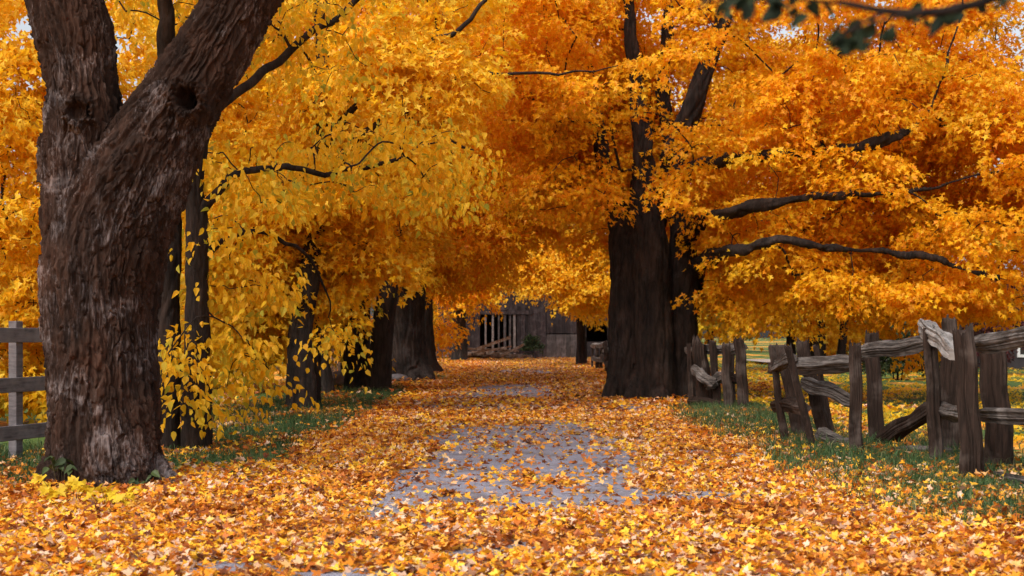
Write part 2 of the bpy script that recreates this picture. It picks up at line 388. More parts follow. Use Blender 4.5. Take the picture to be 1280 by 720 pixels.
class Tree:
    def __init__(s, base, label, cat="tree", group=None, name="maple_tree"):
        s.root = empty(name, base, label, cat, group); s.base = np.array(base, float)
        s.limbs = []; s.nodes = []; s.nr = []; s.plen = []; s.par = []
        s.C = []; s.O = []
    def limb(s, pts, seg=10, main=True):
        """pts: rows (x, y, z, r); a trunk or main limb."""
        Q = spline(pts, max(4, (len(pts) - 1) * seg))
        if main and Q[0, 3] < .3:
            L = np.concatenate([[0], np.cumsum(np.linalg.norm(np.diff(Q[:, :3], axis=0), axis=1))]); k = rng.random() * 90
            a = np.minimum(1, L / 1.5) * np.clip(.10 - Q[:, 3] * .4, .015, .09)
            for c, o in ((0, 3), (1, 5), (2, 9)): Q[:, c] += a * (perlin(np.stack([L * 1.1 + k, L * 0 + o, L * 0], 1)) * 1.2 + .5 * perlin(np.stack([L * 3 + k, L * 0 + o, L * 0], 1)))
        s.limbs.append(Q)
        return Q
    def trunk_mesh(s, mat, voxel, amp, freq, stretch=6.5, extra=None, saw=0, name="trunk", part_of=None, twist=0.0):
        mb = MB()
        for Q in s.limbs if part_of is None else [s.limbs[i] for i in part_of]:
            mb.add(*tube(Q[:, :3], Q[:, 3], 20))
        me = bpy.data.meshes.new("tmp"); me.from_pydata(np.concatenate(mb.v).tolist(), [], mb.f)
        o = bpy.data.objects.new("tmp", me); COL.objects.link(o)
        md = o.modifiers.new("r", 'REMESH'); md.mode = 'VOXEL'; md.voxel_size = voxel
        sm = o.modifiers.new("s", 'SMOOTH'); sm.factor = .5; sm.iterations = 8
        dg = bpy.context.evaluated_depsgraph_get(); m2 = bpy.data.meshes.new_from_object(o.evaluated_get(dg))
        bpy.data.objects.remove(o); bpy.data.meshes.remove(me)
        n = len(m2.vertices); V = np.zeros(n * 3, np.float32); m2.vertices.foreach_get("co", V); V = V.reshape(-1, 3).astype(float)
        Nn = np.zeros(n * 3, np.float32); m2.vertices.foreach_get("normal", Nn); Nn = Nn.reshape(-1, 3).astype(float)
        # nearest skeleton frame
        best = np.full(n, 1e9); q1 = np.zeros(n); q2 = np.zeros(n); sa = np.zeros(n); rad = np.zeros(n)
        for li in (range(len(s.limbs)) if part_of is None else part_of):
            Q = s.limbs[li]
            T, E1, E2 = frames(Q[:, :3]); cl = np.concatenate([[0], np.cumsum(np.linalg.norm(np.diff(Q[:, :3], axis=0), axis=1))]) + li * 13.7
            for i in range(0, len(Q)):
                d = V - Q[i, :3]; dd = np.linalg.norm(d, axis=1) - Q[i, 3]
                k = dd < best
                best[k] = dd[k]; al = d[k] @ T[i]
                q1[k] = d[k] @ E1[i]; q2[k] = d[k] @ E2[i]; sa[k] = cl[i] + al; rad[k] = Q[i, 3]
        f = freq
        sw = sa * twist
        c, sn = np.cos(sw), np.sin(sw); q1, q2 = q1 * c - q2 * sn, q1 * sn + q2 * c
        wv = perlin(np.stack([q1 * f * .3, q2 * f * .3, sa * f * .12], 1))
        def ridg(ff, k, off):
            pp = np.stack([q1 * ff + wv * 1.2 + off, q2 * ff + off * 2, sa * ff / stretch + wv * .5], 1)
            return np.clip(np.abs(perlin(pp)) * k, 0, 1)
        h = .60 * ridg(f, 3.2, 0) + .28 * ridg(f * 2.1, 2.6, 7.7) + .12 * perlin(np.stack([q1 * f * 5, q2 * f * 5, sa * f * 2], 1))
        if saw:
            th = np.arctan2(q2, q1); w1 = perlin(np.stack([q1 * 4, q2 * 4, sa * .9], 1)); w2 = perlin(np.stack([q1 * 13, q2 * 13, sa * 3.2 + 5], 1))
            u = th / (2 * np.pi) * saw + 1.7 * w1 + .6 * w2
            fr = u - np.floor(u); sh = fr ** 1.3 * (1 - sstep(.86, 1.0, fr))
            u2 = th / (2 * np.pi) * saw * 2 + 2.0 * perlin(np.stack([q1 * 6 + 3, q2 * 6, sa * 1.3], 1)) + 1.0 * perlin(np.stack([q1 * 22, q2 * 22, sa * 6], 1))
            f2_ = u2 - np.floor(u2); sh2 = f2_ * (1 - sstep(.82, 1.0, f2_))
            crk = 1 - sstep(0, .10, np.abs(perlin(np.stack([q1 * 7 + w2, q2 * 7, sa * 4.5 + w1], 1))))
            h = .34 * h + .46 * sh - .30 * crk * sstep(.2, .7, sh) + .26 * sh2 + .10 * perlin(np.stack([q1 * 40, q2 * 40, sa * 14], 1))
        lump = perlin(np.stack([q1 * 1.6, q2 * 1.6, sa * .7], 1))
        V = V + Nn * ((h - .55) * amp + lump * amp * 1.1)[:, None]
        if extra is not None: V = extra(V, Nn)
        V = V - s.base
        m2.vertices.foreach_set("co", V.astype(np.float32).ravel())
        m2.name = name
        m2.materials.clear()
        return finish(name, m2, mat, s.root)
    def sprays(s, center, r, n, zmin=None, shell=.45, keep_out=.25):
        """n spray points in an ellipsoid, biased to its shell; zmin(X, Y) is the crown's skirt."""
        got = []
        tot = 0
        while tot < n:
            u = norm(rng.normal(size=(n * 3, 3))); rr = (shell + (1 - shell) * rng.random(n * 3)) ** .6
            P = np.array(center) + u * rr[:, None] * np.array(r)
            ok = P[:, 2] > .45
            if zmin is not None: ok &= P[:, 2] > zmin(P[:, 0], P[:, 1])
            ok &= noise2(P[:, 0] * .45 + P[:, 2] * .3, P[:, 1] * .45 + P[:, 2] * .35, 4) > -.42
            P = P[ok]; iv = in_view(P); P = P[iv | (rng.random(len(P)) < keep_out)]
            got.append(P); tot += max(len(P), 1)
        P = np.concatenate(got)[:n]
        s.C.append(P)
    def grow(s, mat, tip_r=.006, sides=5, up=.25, expo=2.35, cap_r=.12, name="limb"):
        P = np.concatenate(s.C)
        nodes = []; pl = []; par = []; lim = []; own = []
        for qi, Q in enumerate(s.limbs):
            cl = 0
            for i in range(len(Q)):
                if i: cl += np.linalg.norm(Q[i, :3] - Q[i - 1, :3])
                if i >= len(Q) * .35: own.append(qi); nodes.append(Q[i, :3]); pl.append(cl); par.append(-1); lim.append(Q[i, 3])
        nodes = list(nodes)
        cen = np.mean([q for q in nodes], axis=0)
        order = np.argsort(np.linalg.norm(P - cen, axis=1))
        cap = len(nodes) + len(P) * 3 + 5
        NA = np.zeros((cap, 3)); PA = np.zeros(cap); k = len(nodes); NA[:k] = nodes; PA[:k] = pl
        par = par + [0] * (cap - k); link = {}
        s.O = np.zeros_like(P)
        segs = []
        for idx in order:
            p = P[idx]
            d = np.linalg.norm(NA[:k] - p, axis=1)
            dz = p[2] - NA[:k, 2]
            cost = d + .12 * PA[:k] + np.where(dz < -.2, (-dz) * .35, 0)
            j = int(np.argmin(cost)); a = NA[j]
            L = d[j]
            m1 = a + (p - a) * .4 + np.array([0, 0, .12 * L]) + rng.normal(size=3) * .06 * L
            m2 = a + (p - a) * .75 + np.array([0, 0, .08 * L]) + rng.normal(size=3) * .05 * L
            for t, q in enumerate((m1, m2, p)):
                NA[k] = q; PA[k] = PA[j] + L * (.4, .75, 1.0)[t]; par[k] = j if t == 0 else k - 1; k += 1
            s.O[idx] = p - m1
        # pipe model
        w_ = np.zeros(cap)
        isl = len(nodes)
        for i in range(k - 1, isl - 1, -1):
            if w_[i] == 0: w_[i] = tip_r ** expo
            w_[par[i]] += w_[i]
        R = np.minimum(w_ ** (1 / expo), cap_r)
        # one part per main limb: its heartwood and every branch that leaves it
        owner = np.zeros(cap, int); owner[:isl] = own
        mbs = [MB() for _ in s.limbs]
        for mb, Q in zip(mbs, s.limbs):
            H = Q[int(np.ceil(len(Q) * .33)):]; mb.add(*tube(H[:, :3], H[:, 3] * .55, 6))
        for i in range(isl, k, 3):
            j = par[i]
            owner[i:i + 3] = owner[j]; mb = mbs[owner[j]]
            C = np.array([NA[j], NA[i], NA[i + 1], NA[i + 2]])
            rs = np.array([min(R[i] * 1.05, R[j] if j >= isl else R[i] * 1.3), R[i], R[i + 1], R[i + 2]])
            Q = spline(np.column_stack([C, rs]), 7)
            mb.add(*tube(Q[:, :3], np.maximum(Q[:, 3], .003), sides, cap=False))
        for mb in mbs: mb.build(name, mat, s.root)
    def crown(s, mat, per, size, tmpl, rad=.75, thick=.10, droop=.34, hang=.5, name="crown", tilt=.5):
        P = np.concatenate(s.C); n = len(P)
        o = s.O.copy(); o[:, 2] *= .3; o = norm(o + rng.normal(size=o.shape) * .15)
        side = norm(np.cross(o, np.array([0, 0, 1.0]))); upv = np.cross(side, o)
        sc = rad * (.55 + .9 * rng.random(n))
        cnt = np.maximum(8, (per * (sc / rad) ** 1.5 * (.7 + .6 * rng.random(n))).astype(int))
        iv = in_view(P, 1.15); cnt = np.where(iv, cnt, (cnt * .55).astype(int))
        I = np.repeat(np.arange(n), cnt); m = len(I)
        a = rng.random(m) * 2 * np.pi; r = np.sqrt(rng.random(m))
        # finger-like clusters: snap the angle towards a few twig directions
        nk = 5; tw = rng.random((n, nk)) * 2 * np.pi; pick = tw[I, rng.integers(0, nk, m)]
        a = np.where(rng.random(m) < .6, pick + rng.normal(size=m) * .22, a)
        u = r * np.cos(a); v = r * np.sin(a)
        t = rng.normal(size=m) * thick
        L = P[I] + sc[I][:, None] * (o[I] * (u * 1.15)[:, None] + side[I] * (v * .95)[:, None] + upv[I] * t[:, None])
        L[:, 2] -= droop * sc[I] * (r ** 2) * (.4 + .8 * rng.random(m))
        rad_dir = norm(o[I] * u[:, None] + side[I] * v[:, None] + 1e-4)
        T = rad_dir * .8 + np.array([0, 0, -1.0]) * (hang * (.3 + 1.3 * rng.random(m)))[:, None] + rng.normal(size=(m, 3)) * .35
        N = np.array([0, 0, 1.0]) * .75 + rng.normal(size=(m, 3)) * tilt + rad_dir * .45
        S = size * (.6 + .7 * rng.random(m))
        keep = L[:, 2] > .15
        me = leaf_mesh(name, (L - s.base)[keep], T[keep], N[keep], S[keep], tmpl, (.3 + 1.6 * rng.random(m))[keep])
        return finish(name, me, mat, s.root, smooth=False)

def col4(p, r): return np.append(p, r)
def rows(d_def, lst):
    """(px, py, r_px[, depth]) rows to (x, y, z, r)."""
    out = []
    for q in lst:
        d = q[3] if len(q) > 3 else d_def
        out.append(col4(at(q[0], q[1], d), q[2] / FPX * d))
    return np.array(out)

# ---- the near forked maple
D = 13.5
near = Tree((-3.87, D, gz1(-3.87, D)), "huge old furrowed trunk forking into two thick limbs beside the leafy lane, nearest the camera", "tree")
near.limb(rows(D, [(131, 640, 84), (130, 610, 80), (128, 560, 71), (125, 480, 66), (126, 400, 67), (133, 330, 70), (150, 268, 69), (182, 205, 63), (211, 145, 53), (240, 95, 46), (271, 45, 44), (298, 0, 44), (325, -50, 43), (360, -130, 40), (395, -240, 33), (420, -380, 24)]))
near.limb(rows(D + .12, [(127, 420, 48), (118, 330, 54), (108, 265, 52), (103, 205, 53), (103, 150, 55), (101, 100, 50), (97, 50, 50), (87, 0, 45), (74, -60, 42), (50, -160, 36), (10, -290, 28), (-30, -400, 18)]))
near.limb(rows(D + .05, [(98, 250, 40), (80, 200, 35), (76, 176, 31), (88, 130, 26)]), 6)
for (x0, y0, x1, y1, r0, r1, dd) in ((150, 560, 222, 624, 40, 14, -.25), (95, 560, 40, 622, 34, 16, -.05), (130, 560, 128, 628, 44, 20, -.62), (165, 550, 215, 610, 36, 14, .35), (92, 560, 95, 622, 36, 18, -.45)):
    near.limb(rows(D, [(x0, y0 - 60, r0 * .8), (x0, y0, r0), ((x0 + x1) / 2, (y0 + y1) / 2 + 4, (r0 + r1) / 2, D + dd * .5), (x1, y1, r1, D + dd)]), 6)
def knots(V, N):
    for (px, py, R, hole, ring) in ((231, 122, .135, .24, .07), (93, 138, .12, .08, .06)):
        d = V - at(px, py, D - .4); an = np.arctan2(d[:, 2], d[:, 0]); ca, sa_ = np.cos(an), np.sin(an)
        dd = np.hypot(d[:, 0], d[:, 2] * .85) / (1 + .30 * perlin(np.stack([ca * 1.6 + px, sa_ * 1.6, ca * 0], 1)))
        f = (V[:, 1] < D + .1)
        wr = .022 * np.sin(an * 9 + 3 * perlin(np.stack([ca * 3, sa_ * 3, dd * 14], 1))) + .03 * perlin(np.stack([d[:, 0] * 30, d[:, 2] * 30, dd * 0 + px], 1))
        b = (ring + wr) * np.exp(-((dd - R) / (.36 * R)) ** 2) - hole * (1 - sstep(.38 * R, .74 * R, dd))
        V = V + np.array([0, -1.0, 0]) * (b * f)[:, None]
    # scar and broken stub at the left of the fork
    d = V - at(150, 150, D - .2); dd = np.linalg.norm(d[:, [0, 2]], axis=1)
    return V
near.trunk_mesh(M['bark_near'], .0095, .10, 6.0, 6.0, knots, saw=19, twist=.10)
near.limbs = near.limbs[:2]
near.sprays((-4.4, 13.2, 9.0), (4.8, 4.6, 2.6), 170, lambda x, y: np.maximum(6.2, 1.4 + .27 * y), keep_out=1)
near.grow(M['bark_near'], .008)
near.crown(M['leaf_gold'], 90, .14, MAPLE)

# ---- twin-stemmed yellow tree behind it
D = 17.0
twin = Tree((-3.95, D, gz1(-3.95, D)), "dark twin-stemmed tree with yellow and green drooping oval leaves, behind the huge forked trunk", "tree", name="linden_tree")
twin.limb(rows(D, [(246, 580, 22), (246, 555, 18), (245, 480, 17), (247, 400, 15.5), (246, 300, 14), (243, 230, 13), (248, 150, 12), (252, 60, 11), (262, -40, 10), (270, -150, 7)]))
twin.limb(rows(D + .15, [(212, 580, 18), (212, 550, 15), (212, 470, 14.5), (211, 380, 14), (214, 300, 13), (212, 220, 12), (206, 120, 11), (208, 20, 11), (200, -60, 8), (190, -160, 6)]))
twin.limb(rows(D, [(246, 268, 9), (268, 245, 6), (300, 216, 5, 17.4), (350, 212, 4, 18), (420, 213, 3.4, 18.6), (500, 200, 2.6, 19)]), 6)
twin.limb(rows(D, [(247, 330, 7), (280, 300, 4.6, 17.6), (330, 290, 3.2, 18.2), (390, 330, 2.0, 19.4), (418, 400, .7, 20.6)]), 6)
twin.limb(rows(D, [(250, 160, 9), (275, 132, 6.5, 17.3), (310, 108, 6, 17.6), (345, 78, 5.5, 18), (390, 40, 4.6, 18.4), (440, 2, 4, 18.8), (500, -50, 3, 19)]), 6)
twin.trunk_mesh(M['bark_dark'], .022, .03, 9, 5, part_of=[0], name="trunk")
twin.trunk_mesh(M['bark_dark'], .022, .03, 9, 5, part_of=[1], name="trunk")
mb = MB()
for Q in twin.limbs[2:]: mb.add(*tube(Q[:, :3], Q[:, 3], 7))
mb.build("limb", M['bark_dark'], twin.root)
twin.sprays(at(300, 270, 17.8), (.85, 1.2, 1.25), 28, lambda x, y: 1.25 + 0 * x)
twin.sprays(at(300, 440, 17.8), (.42, .8, .6), 8)
twin.sprays(at(235, 430, 16.5), (.26, .25, .75), 6)
twin.sprays(at(470, 205, 19.2), (1.55, 1.3, .6), 46)
twin.sprays(at(420, 140, 20), (1.6, 1.6, .7), 12)
twin.sprays(at(418, 415, 21), (.3, .4, .22), 4)
twin.sprays((-3.4, 18, 6.4), (2.4, 2.2, 1.3), 60)
twin.grow(M['bark_dark'], .006, cap_r=.05)
twin.crown(M['leaf_greenish'], 54, .098, OVATE, .42, .22, .45, 1.0, tilt=.7)

# ---- the other trees down the left side
D = 25.7
t3 = Tree((-3.8, D, gz1(-3.8, D)), "crooked slim dark maple with orange leaves, beside the grassy left verge", "tree")
t3.limb(rows(D, [(378, 530, 24), (377, 512, 19), (376, 470, 17), (374, 430, 15.5), (378, 395, 15), (386, 350, 14), (392, 300, 12), (400, 220, 11), (405, 120, 9), (400, 20, 7), (395, -80, 5)]))
t3.limb(rows(D + 1.2, [(395, 515, 8), (394, 470, 7), (392, 420, 7), (394, 360, 6), (402, 290, 5), (415, 220, 4)]))
t3.limb(rows(D, [(404, 150, 9), (440, 115, 5.6, 25), (490, 86, 4.8, 24.4), (526, 62, 4, 24), (562, 38, 3.2, 24), (610, 0, 2.5, 24)]), 6)
t3.limb(rows(D, [(402, 190, 8), (450, 128, 4, 25), (540, 99, 2.6, 25.2), (620, 92, 2.2, 25.4), (700, 92, 1.6, 25.6), (770, 84, .6, 26)]), 6)
t3.limb(rows(D, [(400, 230, 7), (455, 165, 4.5, 24.5), (510, 144, 3.6, 24), (545, 165, 3, 23.6), (592, 192, 1.2, 23.4)]), 6)
t3.trunk_mesh(M['bark_grey'], .03, .035, 8, 5, part_of=[0])
mb = MB()
for Q in t3.limbs[2:]: mb.add(*tube(Q[:, :3], Q[:, 3], 8))
mb.build("limb", M['bark_dark'], t3.root)
t3.trunk_mesh(M['bark_dark'], .03, .02, 8, 5, part_of=[1])
t3.sprays(at(425, 270, 26.5), (1.6, 2.2, 1.25), 110)
t3.sprays(at(325, 330, 27), (1.3, 2, 1.6), 90)
t3.sprays(at(500, 100, 23.6), (1.7, .5, .9), 26)
t3.sprays((-3.6, 27, 7.2), (3.6, 3.4, 2.6), 150)
t3.grow(M['bark_dark'], .0075, cap_r=.08)
t3.crown(M['leaf_gold'], 150, .13, MAPLE, .62)

D = 33.0
t4 = Tree(at(411, 500, D) * [1, 1, 0], "thin leaning grey sapling with yellow leaves, left of the grey boulder", "tree")
t4.limb(rows(D, [(412, 504, 9), (409, 480, 8), (403, 450, 7.5), (398, 420, 7), (390, 380, 6), (384, 330, 5), (380, 270, 4)]))
t4.trunk_mesh(M['bark_grey'], .03, .02, 8, 5)
t4.sprays(at(360, 340, 34), (1.9, 2.0, 1.6), 110, keep_out=.6)
t4.grow(M['bark_dark'], .006, cap_r=.06)
t4.crown(M['leaf_yellow'], 90, .13, FAR, .6)

D = 36.0
t5 = Tree(at(447, 495, D) * [1, 1, 0], "pair of straight brown trunks rising side by side from a grassy tuft", "tree")
t5.limb(rows(D, [(440, 498, 13), (440, 480, 10), (441, 430, 9), (443, 380, 8.5), (446, 320, 8), (450, 250, 7), (446, 160, 5)]))
t5.limb(rows(D + .1, [(456, 498, 10), (456, 480, 8), (456, 430, 7.5), (457, 370, 7), (462, 300, 6), (470, 230, 5)]))
t5.limb(rows(D + 2, [(431, 496, 6), (431, 440, 5), (429, 380, 5), (424, 310, 4)]))
for k in range(3): t5.trunk_mesh(M['bark_grey'], .035, .03, 7, 5, part_of=[k])
t5.sprays(at(440, 270, 37), (2.4, 2.4, 2.0), 130)
t5.grow(M['bark_dark'], .006, cap_r=.06)
t5.crown(M['leaf_gold'], 120, .14, FAR, .7)

D = 35.0
t6 = Tree(at(475, 494, D) * [1, 1, 0], "black smooth trunk leaning right, just in front of the broad furrowed maple", "tree")
t6.limb(rows(D, [(474, 502, 19), (474, 485, 15), (476, 440, 14), (480, 400, 14), (486, 350, 13), (494, 310, 12), (505, 260, 11), (520, 190, 9), (540, 90, 7), (560, 0, 5)]))
t6.trunk_mesh(M['bark_dark'], .035, .03, 7, 5)
t6.sprays(at(500, 150, 36), (2.6, 2.8, 2.2), 140)
t6.grow(M['bark_dark'], .006, cap_r=.07)
t6.crown(M['leaf_orange'], 140, .14, FAR, .75)

D = 45.0
t7 = Tree(at(512, 476, D) * [1, 1, 0], "broad furrowed old maple trunk with spreading orange crown, by the flat grey rock", "tree")
t7.limb(rows(D, [(511, 484, 30), (511, 470, 25), (510, 430, 22.5), (510, 380, 22), (511, 330, 22), (505, 290, 20), (495, 250, 16), (480, 190, 12), (455, 110, 9), (430, 20, 6)]))
t7.limb(rows(D, [(513, 340, 22), (528, 305, 15), (548, 285, 11), (585, 262, 8, 44), (640, 245, 6, 43), (690, 215, 4, 42)]))
t7.limb(rows(D, [(511, 330, 20), (520, 270, 14), (530, 200, 11), (550, 100, 9), (570, 0, 7), (580, -80, 5)]))
for (x1, r1) in ((484, 7), (538, 7), (518, 9)):
    t7.limb(rows(D, [(511, 440, 14), (511 + (x1 - 511) * .7, 468, 11, D - .4), (x1, 481, r1, D - .8)]), 5)
t7.trunk_mesh(M['bark_grey'], .04, .075, 4.2, 6)
t7.limbs = t7.limbs[:3]
t7.sprays((-2.6, 45, 9.2), (6.5, 6, 5.2), 520, lambda x, y: 4.4 + 0 * x)
t7.sprays(at(578, 318, 47), (1.5, 2.4, .8), 70)
t7.sprays(at(640, 240, 42), (2.4, 3, 1.8), 110)
t7.grow(M['bark_dark'], .010, cap_r=.16)
t7.crown(M['leaf_right'], 210, .15, FAR, .95)

D = 53.0
t8 = Tree(at(533, 466, D) * [1, 1, 0], "dark maple with root flare, half hidden behind the broad furrowed trunk", "tree")
t8.limb(rows(D, [(534, 472, 19), (533, 455, 13), (532, 420, 11), (531, 370, 10.5), (534, 320, 9), (540, 250, 7), (548, 160, 5)]))
t8.limb(rows(D, [(533, 430, 9), (541, 455, 7), (552, 468, 4)]), 5)
t8.trunk_mesh(M['bark_dark'], .045, .05, 4.5, 6)
t8.limbs = t8.limbs[:1]
t8.sprays(at(560, 290, 55), (3, 3, 3), 130, lambda x, y: 3.8 + 0 * x)
t8.sprays(at(546, 420, 54), (.2, .5, .4), 6)
t8.grow(M['bark_dark'], .008, cap_r=.1)
t8.crown(M['leaf_orange'], 130, .16, FAR, .8)

D = 79.0
t9 = Tree(at(574, 451, D) * [1, 1, 0], "distant brown maple trunk standing by the heap of planks before the barn", "tree")
t9.limb(rows(D, [(574, 455, 13), (574, 446, 10), (575, 420, 9), (574, 390, 8.5), (577, 360, 8), (580, 310, 6), (585, 240, 4)]))
t9.trunk_mesh(M['bark_grey'], .05, .06, 4, 6)
t9.sprays(at(576, 345, 78), (2.2, 3.0, 1.8), 90, lambda x, y: 3.3 + 0 * x)
t9.sprays((-2.5, 79, 10), (6, 6, 5), 220, lambda x, y: 5 + 0 * x)
t9.grow(M['bark_dark'], .01, cap_r=.16)
t9.crown(M['leaf_orange'], 110, .2, FAR, 1.0)

D = 69.0
t10 = Tree(at(727, 457, D) * [1, 1, 0], "slim black trunk with bright golden low crown, before the dark opening of the barn", "tree")
t10.limb(rows(D, [(727, 462, 9), (727, 450, 6.5), (727, 425, 6), (726, 390, 6), (728, 340, 5.5), (735, 270, 6), (745, 180, 4)]))
t10.trunk_mesh(M['bark_dark'], .05, .05, 4, 6)
t10.sprays(at(715, 345, 66), (3.0, 3, 2.1), 230, lambda x, y: 2.55 + .42 * np.abs(x - 4.0))
t10.sprays((3.4, 68, 9.5), (5.5, 5, 4), 220, lambda x, y: 5 + 0 * x)
t10.grow(M['bark_dark'], .01, cap_r=.12)
t10.crown(M['leaf_gold'], 130, .18, FAR, .9)

# ---- the great maple on the right
D = 32.0
R = Tree(at(815, 505, D) * [1, 1, 0], "great dark multi-stemmed maple with wide orange crown beside the tumbledown rail fence", "tree")
R.limb(rows(D, [(782, 512, 30), (783, 490, 25), (784, 440, 23), (784, 380, 23), (784, 320, 23), (778, 280, 16), (768, 240, 11), (755, 200, 9), (748, 150, 7), (735, 70, 5)]))
R.limb(rows(D - .45, [(818, 512, 30), (818, 490, 25), (818, 440, 23), (817, 380, 23), (812, 320, 23), (808, 270, 19), (805, 220, 15), (800, 150, 11), (790, 60, 8), (780, -60, 6)]))
R.limb(rows(D, [(853, 512, 26), (852, 492, 21), (851, 440, 19), (852, 390, 19), (853, 340, 20), (852, 290, 17), (848, 240, 17), (848, 190, 16), (866, 140, 13), (885, 80, 11), (905, 20, 10), (925, -70, 7), (940, -180, 5)]))
R.limb(rows(D + .6, [(858, 400, 16), (868, 345, 13), (880, 325, 9, 30.5), (920, 312, 7, 28.3), (990, 302, 5, 27.2), (1060, 312, 4, 27.4), (1140, 318, 2.8, 26.8), (1200, 332, 1.8, 26.6), (1260, 352, .8, 26.5)]), 7)
R.limb(rows(D, [(850, 300, 13), (880, 275, 9, 30), (920, 262, 7.5, 28.0), (1000, 248, 6, 27.4), (1070, 244, 4.6, 27.2), (1150, 238, 3.2, 27.6), (1230, 216, 1.8, 27.4), (1290, 200, .8, 27.2)]), 7)
R.limb(rows(D, [(852, 220, 12), (890, 203, 9, 29.5), (960, 192, 7, 28), (1040, 187, 5.5, 27.8), (1110, 174, 4.5, 27.4), (1160, 142, 3.2, 27.8), (1182, 85, 2.4, 27.6), (1204, 0, 1.6, 27.8), (1215, -80, 1, 27.5)]), 7)
R.limb(rows(D + 1, [(812, 310, 15), (830, 240, 12), (835, 170, 10), (830, 80, 8), (840, -40, 6)]), 7)
for (x1, d1, r1) in ((758, -.3, 9), (792, -.9, 9), (824, -1.1, 9), (873, -.3, 8)):
    R.limb(rows(D, [(815 + (x1 - 815) * .6, 455, 12), (815 + (x1 - 815) * .88, 488, 11, D + d1 * .7), (x1, 508, r1, D + d1)]), 5)
R.trunk_mesh(M['bark_dark'], .032, .09, 4.6, 6)
R.limbs = R.limbs[:7]
def skirt(x, y):
    win = sstep(1.2, 1.8, x) * (1 - sstep(3.9, 4.4, x)) * (1 - sstep(33, 34, y))
    right = sstep(3.9, 4.6, x)
    base = (1 - right) * (3.2 + np.maximum(0, 1.6 - x) * .7) + right * (1.45 + .10 * np.maximum(0, x - 8))
    return np.maximum(base, 3.75 * win)
R.sprays((5.4, 32, 7.6), (5.9, 5.6, 5.8), 520, skirt, .5)
R.sprays((8.0, 29.5, 4.2), (4.6, 3.6, 2.9), 330, skirt, .4)
R.sprays((2.2, 31, 7.2), (3.2, 4.5, 3.6), 230, skirt, .4)
# the boughs' own wood stays partly bare of leaves on the lane side
PP = np.concatenate(R.C); dm = np.full(len(PP), 9.0)
for k, Q in enumerate(R.limbs):
    for q in Q[int(len(Q) * .3):, :3]:
        dd = np.hypot(PP[:, 0] - q[0], PP[:, 2] - q[2] + .1) * (1.0 if k in (0, 1, 2, 6) else 1.45)
        dm = np.where(PP[:, 1] < q[1] + .5, np.minimum(dm, dd), dm)
R.C = [PP[(dm > .65) | (rng.random(len(PP)) < .22)]]
R.sprays((4.6, 35.6, 8.0), (2.6, 1.4, 2.2), 60)
R.grow(M['bark_dark'], .0085, cap_r=.16)
R.crown(M['leaf_right'], 240, .112, MAPLE, .78, .085)

# ---- fillers that stand beyond the left fence and in the right-hand field
def bushy(base, label, ells, mat, per, size, rad, stems, name="maple_tree", cat="tree", bark='bark_dark', keep=.25, th=1.0, tip=.006):
    t = Tree(base, label, cat, name=name)
    for (dx, dy, h, r) in stems:
        b = np.array(base, float)
        t.limb(np.array([[b[0] + dx * .3, b[1] + dy * .3, -.1, r * 1.3], [b[0] + dx * .4, b[1] + dy * .4, h * .3, r], [b[0] + dx * .8, b[1] + dy * .8, h * .65, r * .7], [b[0] + dx, b[1] + dy, h, r * .3]]), 6)
    mb = MB()
    for Q in t.limbs: mb.add(*tube(Q[:, :3], Q[:, 3], 9))
    mb.build("trunk", M[bark], t.root)
    for (c, r, n) in ells: t.sprays(c, r, n, keep_out=keep)
    t.grow(M[bark], tip, cap_r=.08)
    t.crown(mat, per, size, FAR, rad)
    return t
bushy((-8.6, 21.5, 0), "tall yellow bushy tree filling the gap behind the grey board fence", [((-8.2, 21.5, 3.0), (2.9, 2.2, 3.2), 330), ((-8.4, 22.5, 6.2), (2.6, 2.2, 1.7), 130), ((-7.2, 21, 1.5), (1.6, 1.4, 1.3), 70)], M['leaf_gold'], 110, .115, .5,
      [(0, 0, 6.4, .1), (1.2, -.4, 4.5, .05), (-1, .4, 4.5, .06), (.6, .7, 4, .04), (1.8, 0, 3.4, .035)], keep=.4)
bushy((-8.5, 36, 0), "yellow tree with low hanging boughs beyond the left verge", [((-8.3, 36, 4.0), (3.8, 3, 3.9), 260), ((-6.3, 35, 1.9), (1.8, 1.6, 1.4), 70)], M['leaf_yellow'], 120, .16, .75, [(0, 0, 7, .16), (1.4, 0, 5, .08), (-1.2, .3, 5.5, .08)])
bushy((-10.5, 58, 0), "orange maple standing far back on the left, seen between trunks", [((-10, 58, 5.8), (5, 4, 4.9), 260)], M['leaf_orange'], 110, .2, 1.0, [(0, 0, 9, .25), (1.4, 0, 7, .12), (-1.6, .3, 7.5, .12)])
bushy((12, 56, 0), "wide golden maple far across the right-hand field", [((11.5, 56, 7.4), (6.6, 5, 5.8), 400)], M['leaf_gold'], 130, .2, 1.1, [(0, 0, 11, .3), (3, 0, 8, .15), (-3, .5, 9, .15)])
bushy((12.2, 45, 0), "dark green shrub in the field behind the weathered rail fence", [((12.3, 45, .85), (1.2, 1.0, .95), 80)], M['leaf_hedge'], 120, .1, .38, [(0, 0, 1.2, .03), (.4, 0, 1.0, .02), (-.4, 0, 1.0, .02)], name="shrub", cat="shrub", keep=1)
bushy((17.0, 50, 0), "purple-leaved bush by the dark house at the right edge", [((16.6, 50, 2.2), (1.9, 1.4, 1.6), 110)], M['leaf_purple'], 110, .12, .5, [(0, 0, 2.6, .05), (.6, 0, 2.2, .03), (-.6, 0, 2.2, .03)], name="shrub", cat="shrub", keep=1)
bushy((14.0, 61, 0), "small pale yellow-green shrub far off under the orange crown", [((14.0, 61, .9), (1.1, .9, .9), 55)], M['leaf_yellow'], 70, .14, .45, [(0, 0, 1.2, .03), (.4, 0, 1.0, .02)], name="shrub", cat="shrub", keep=1)

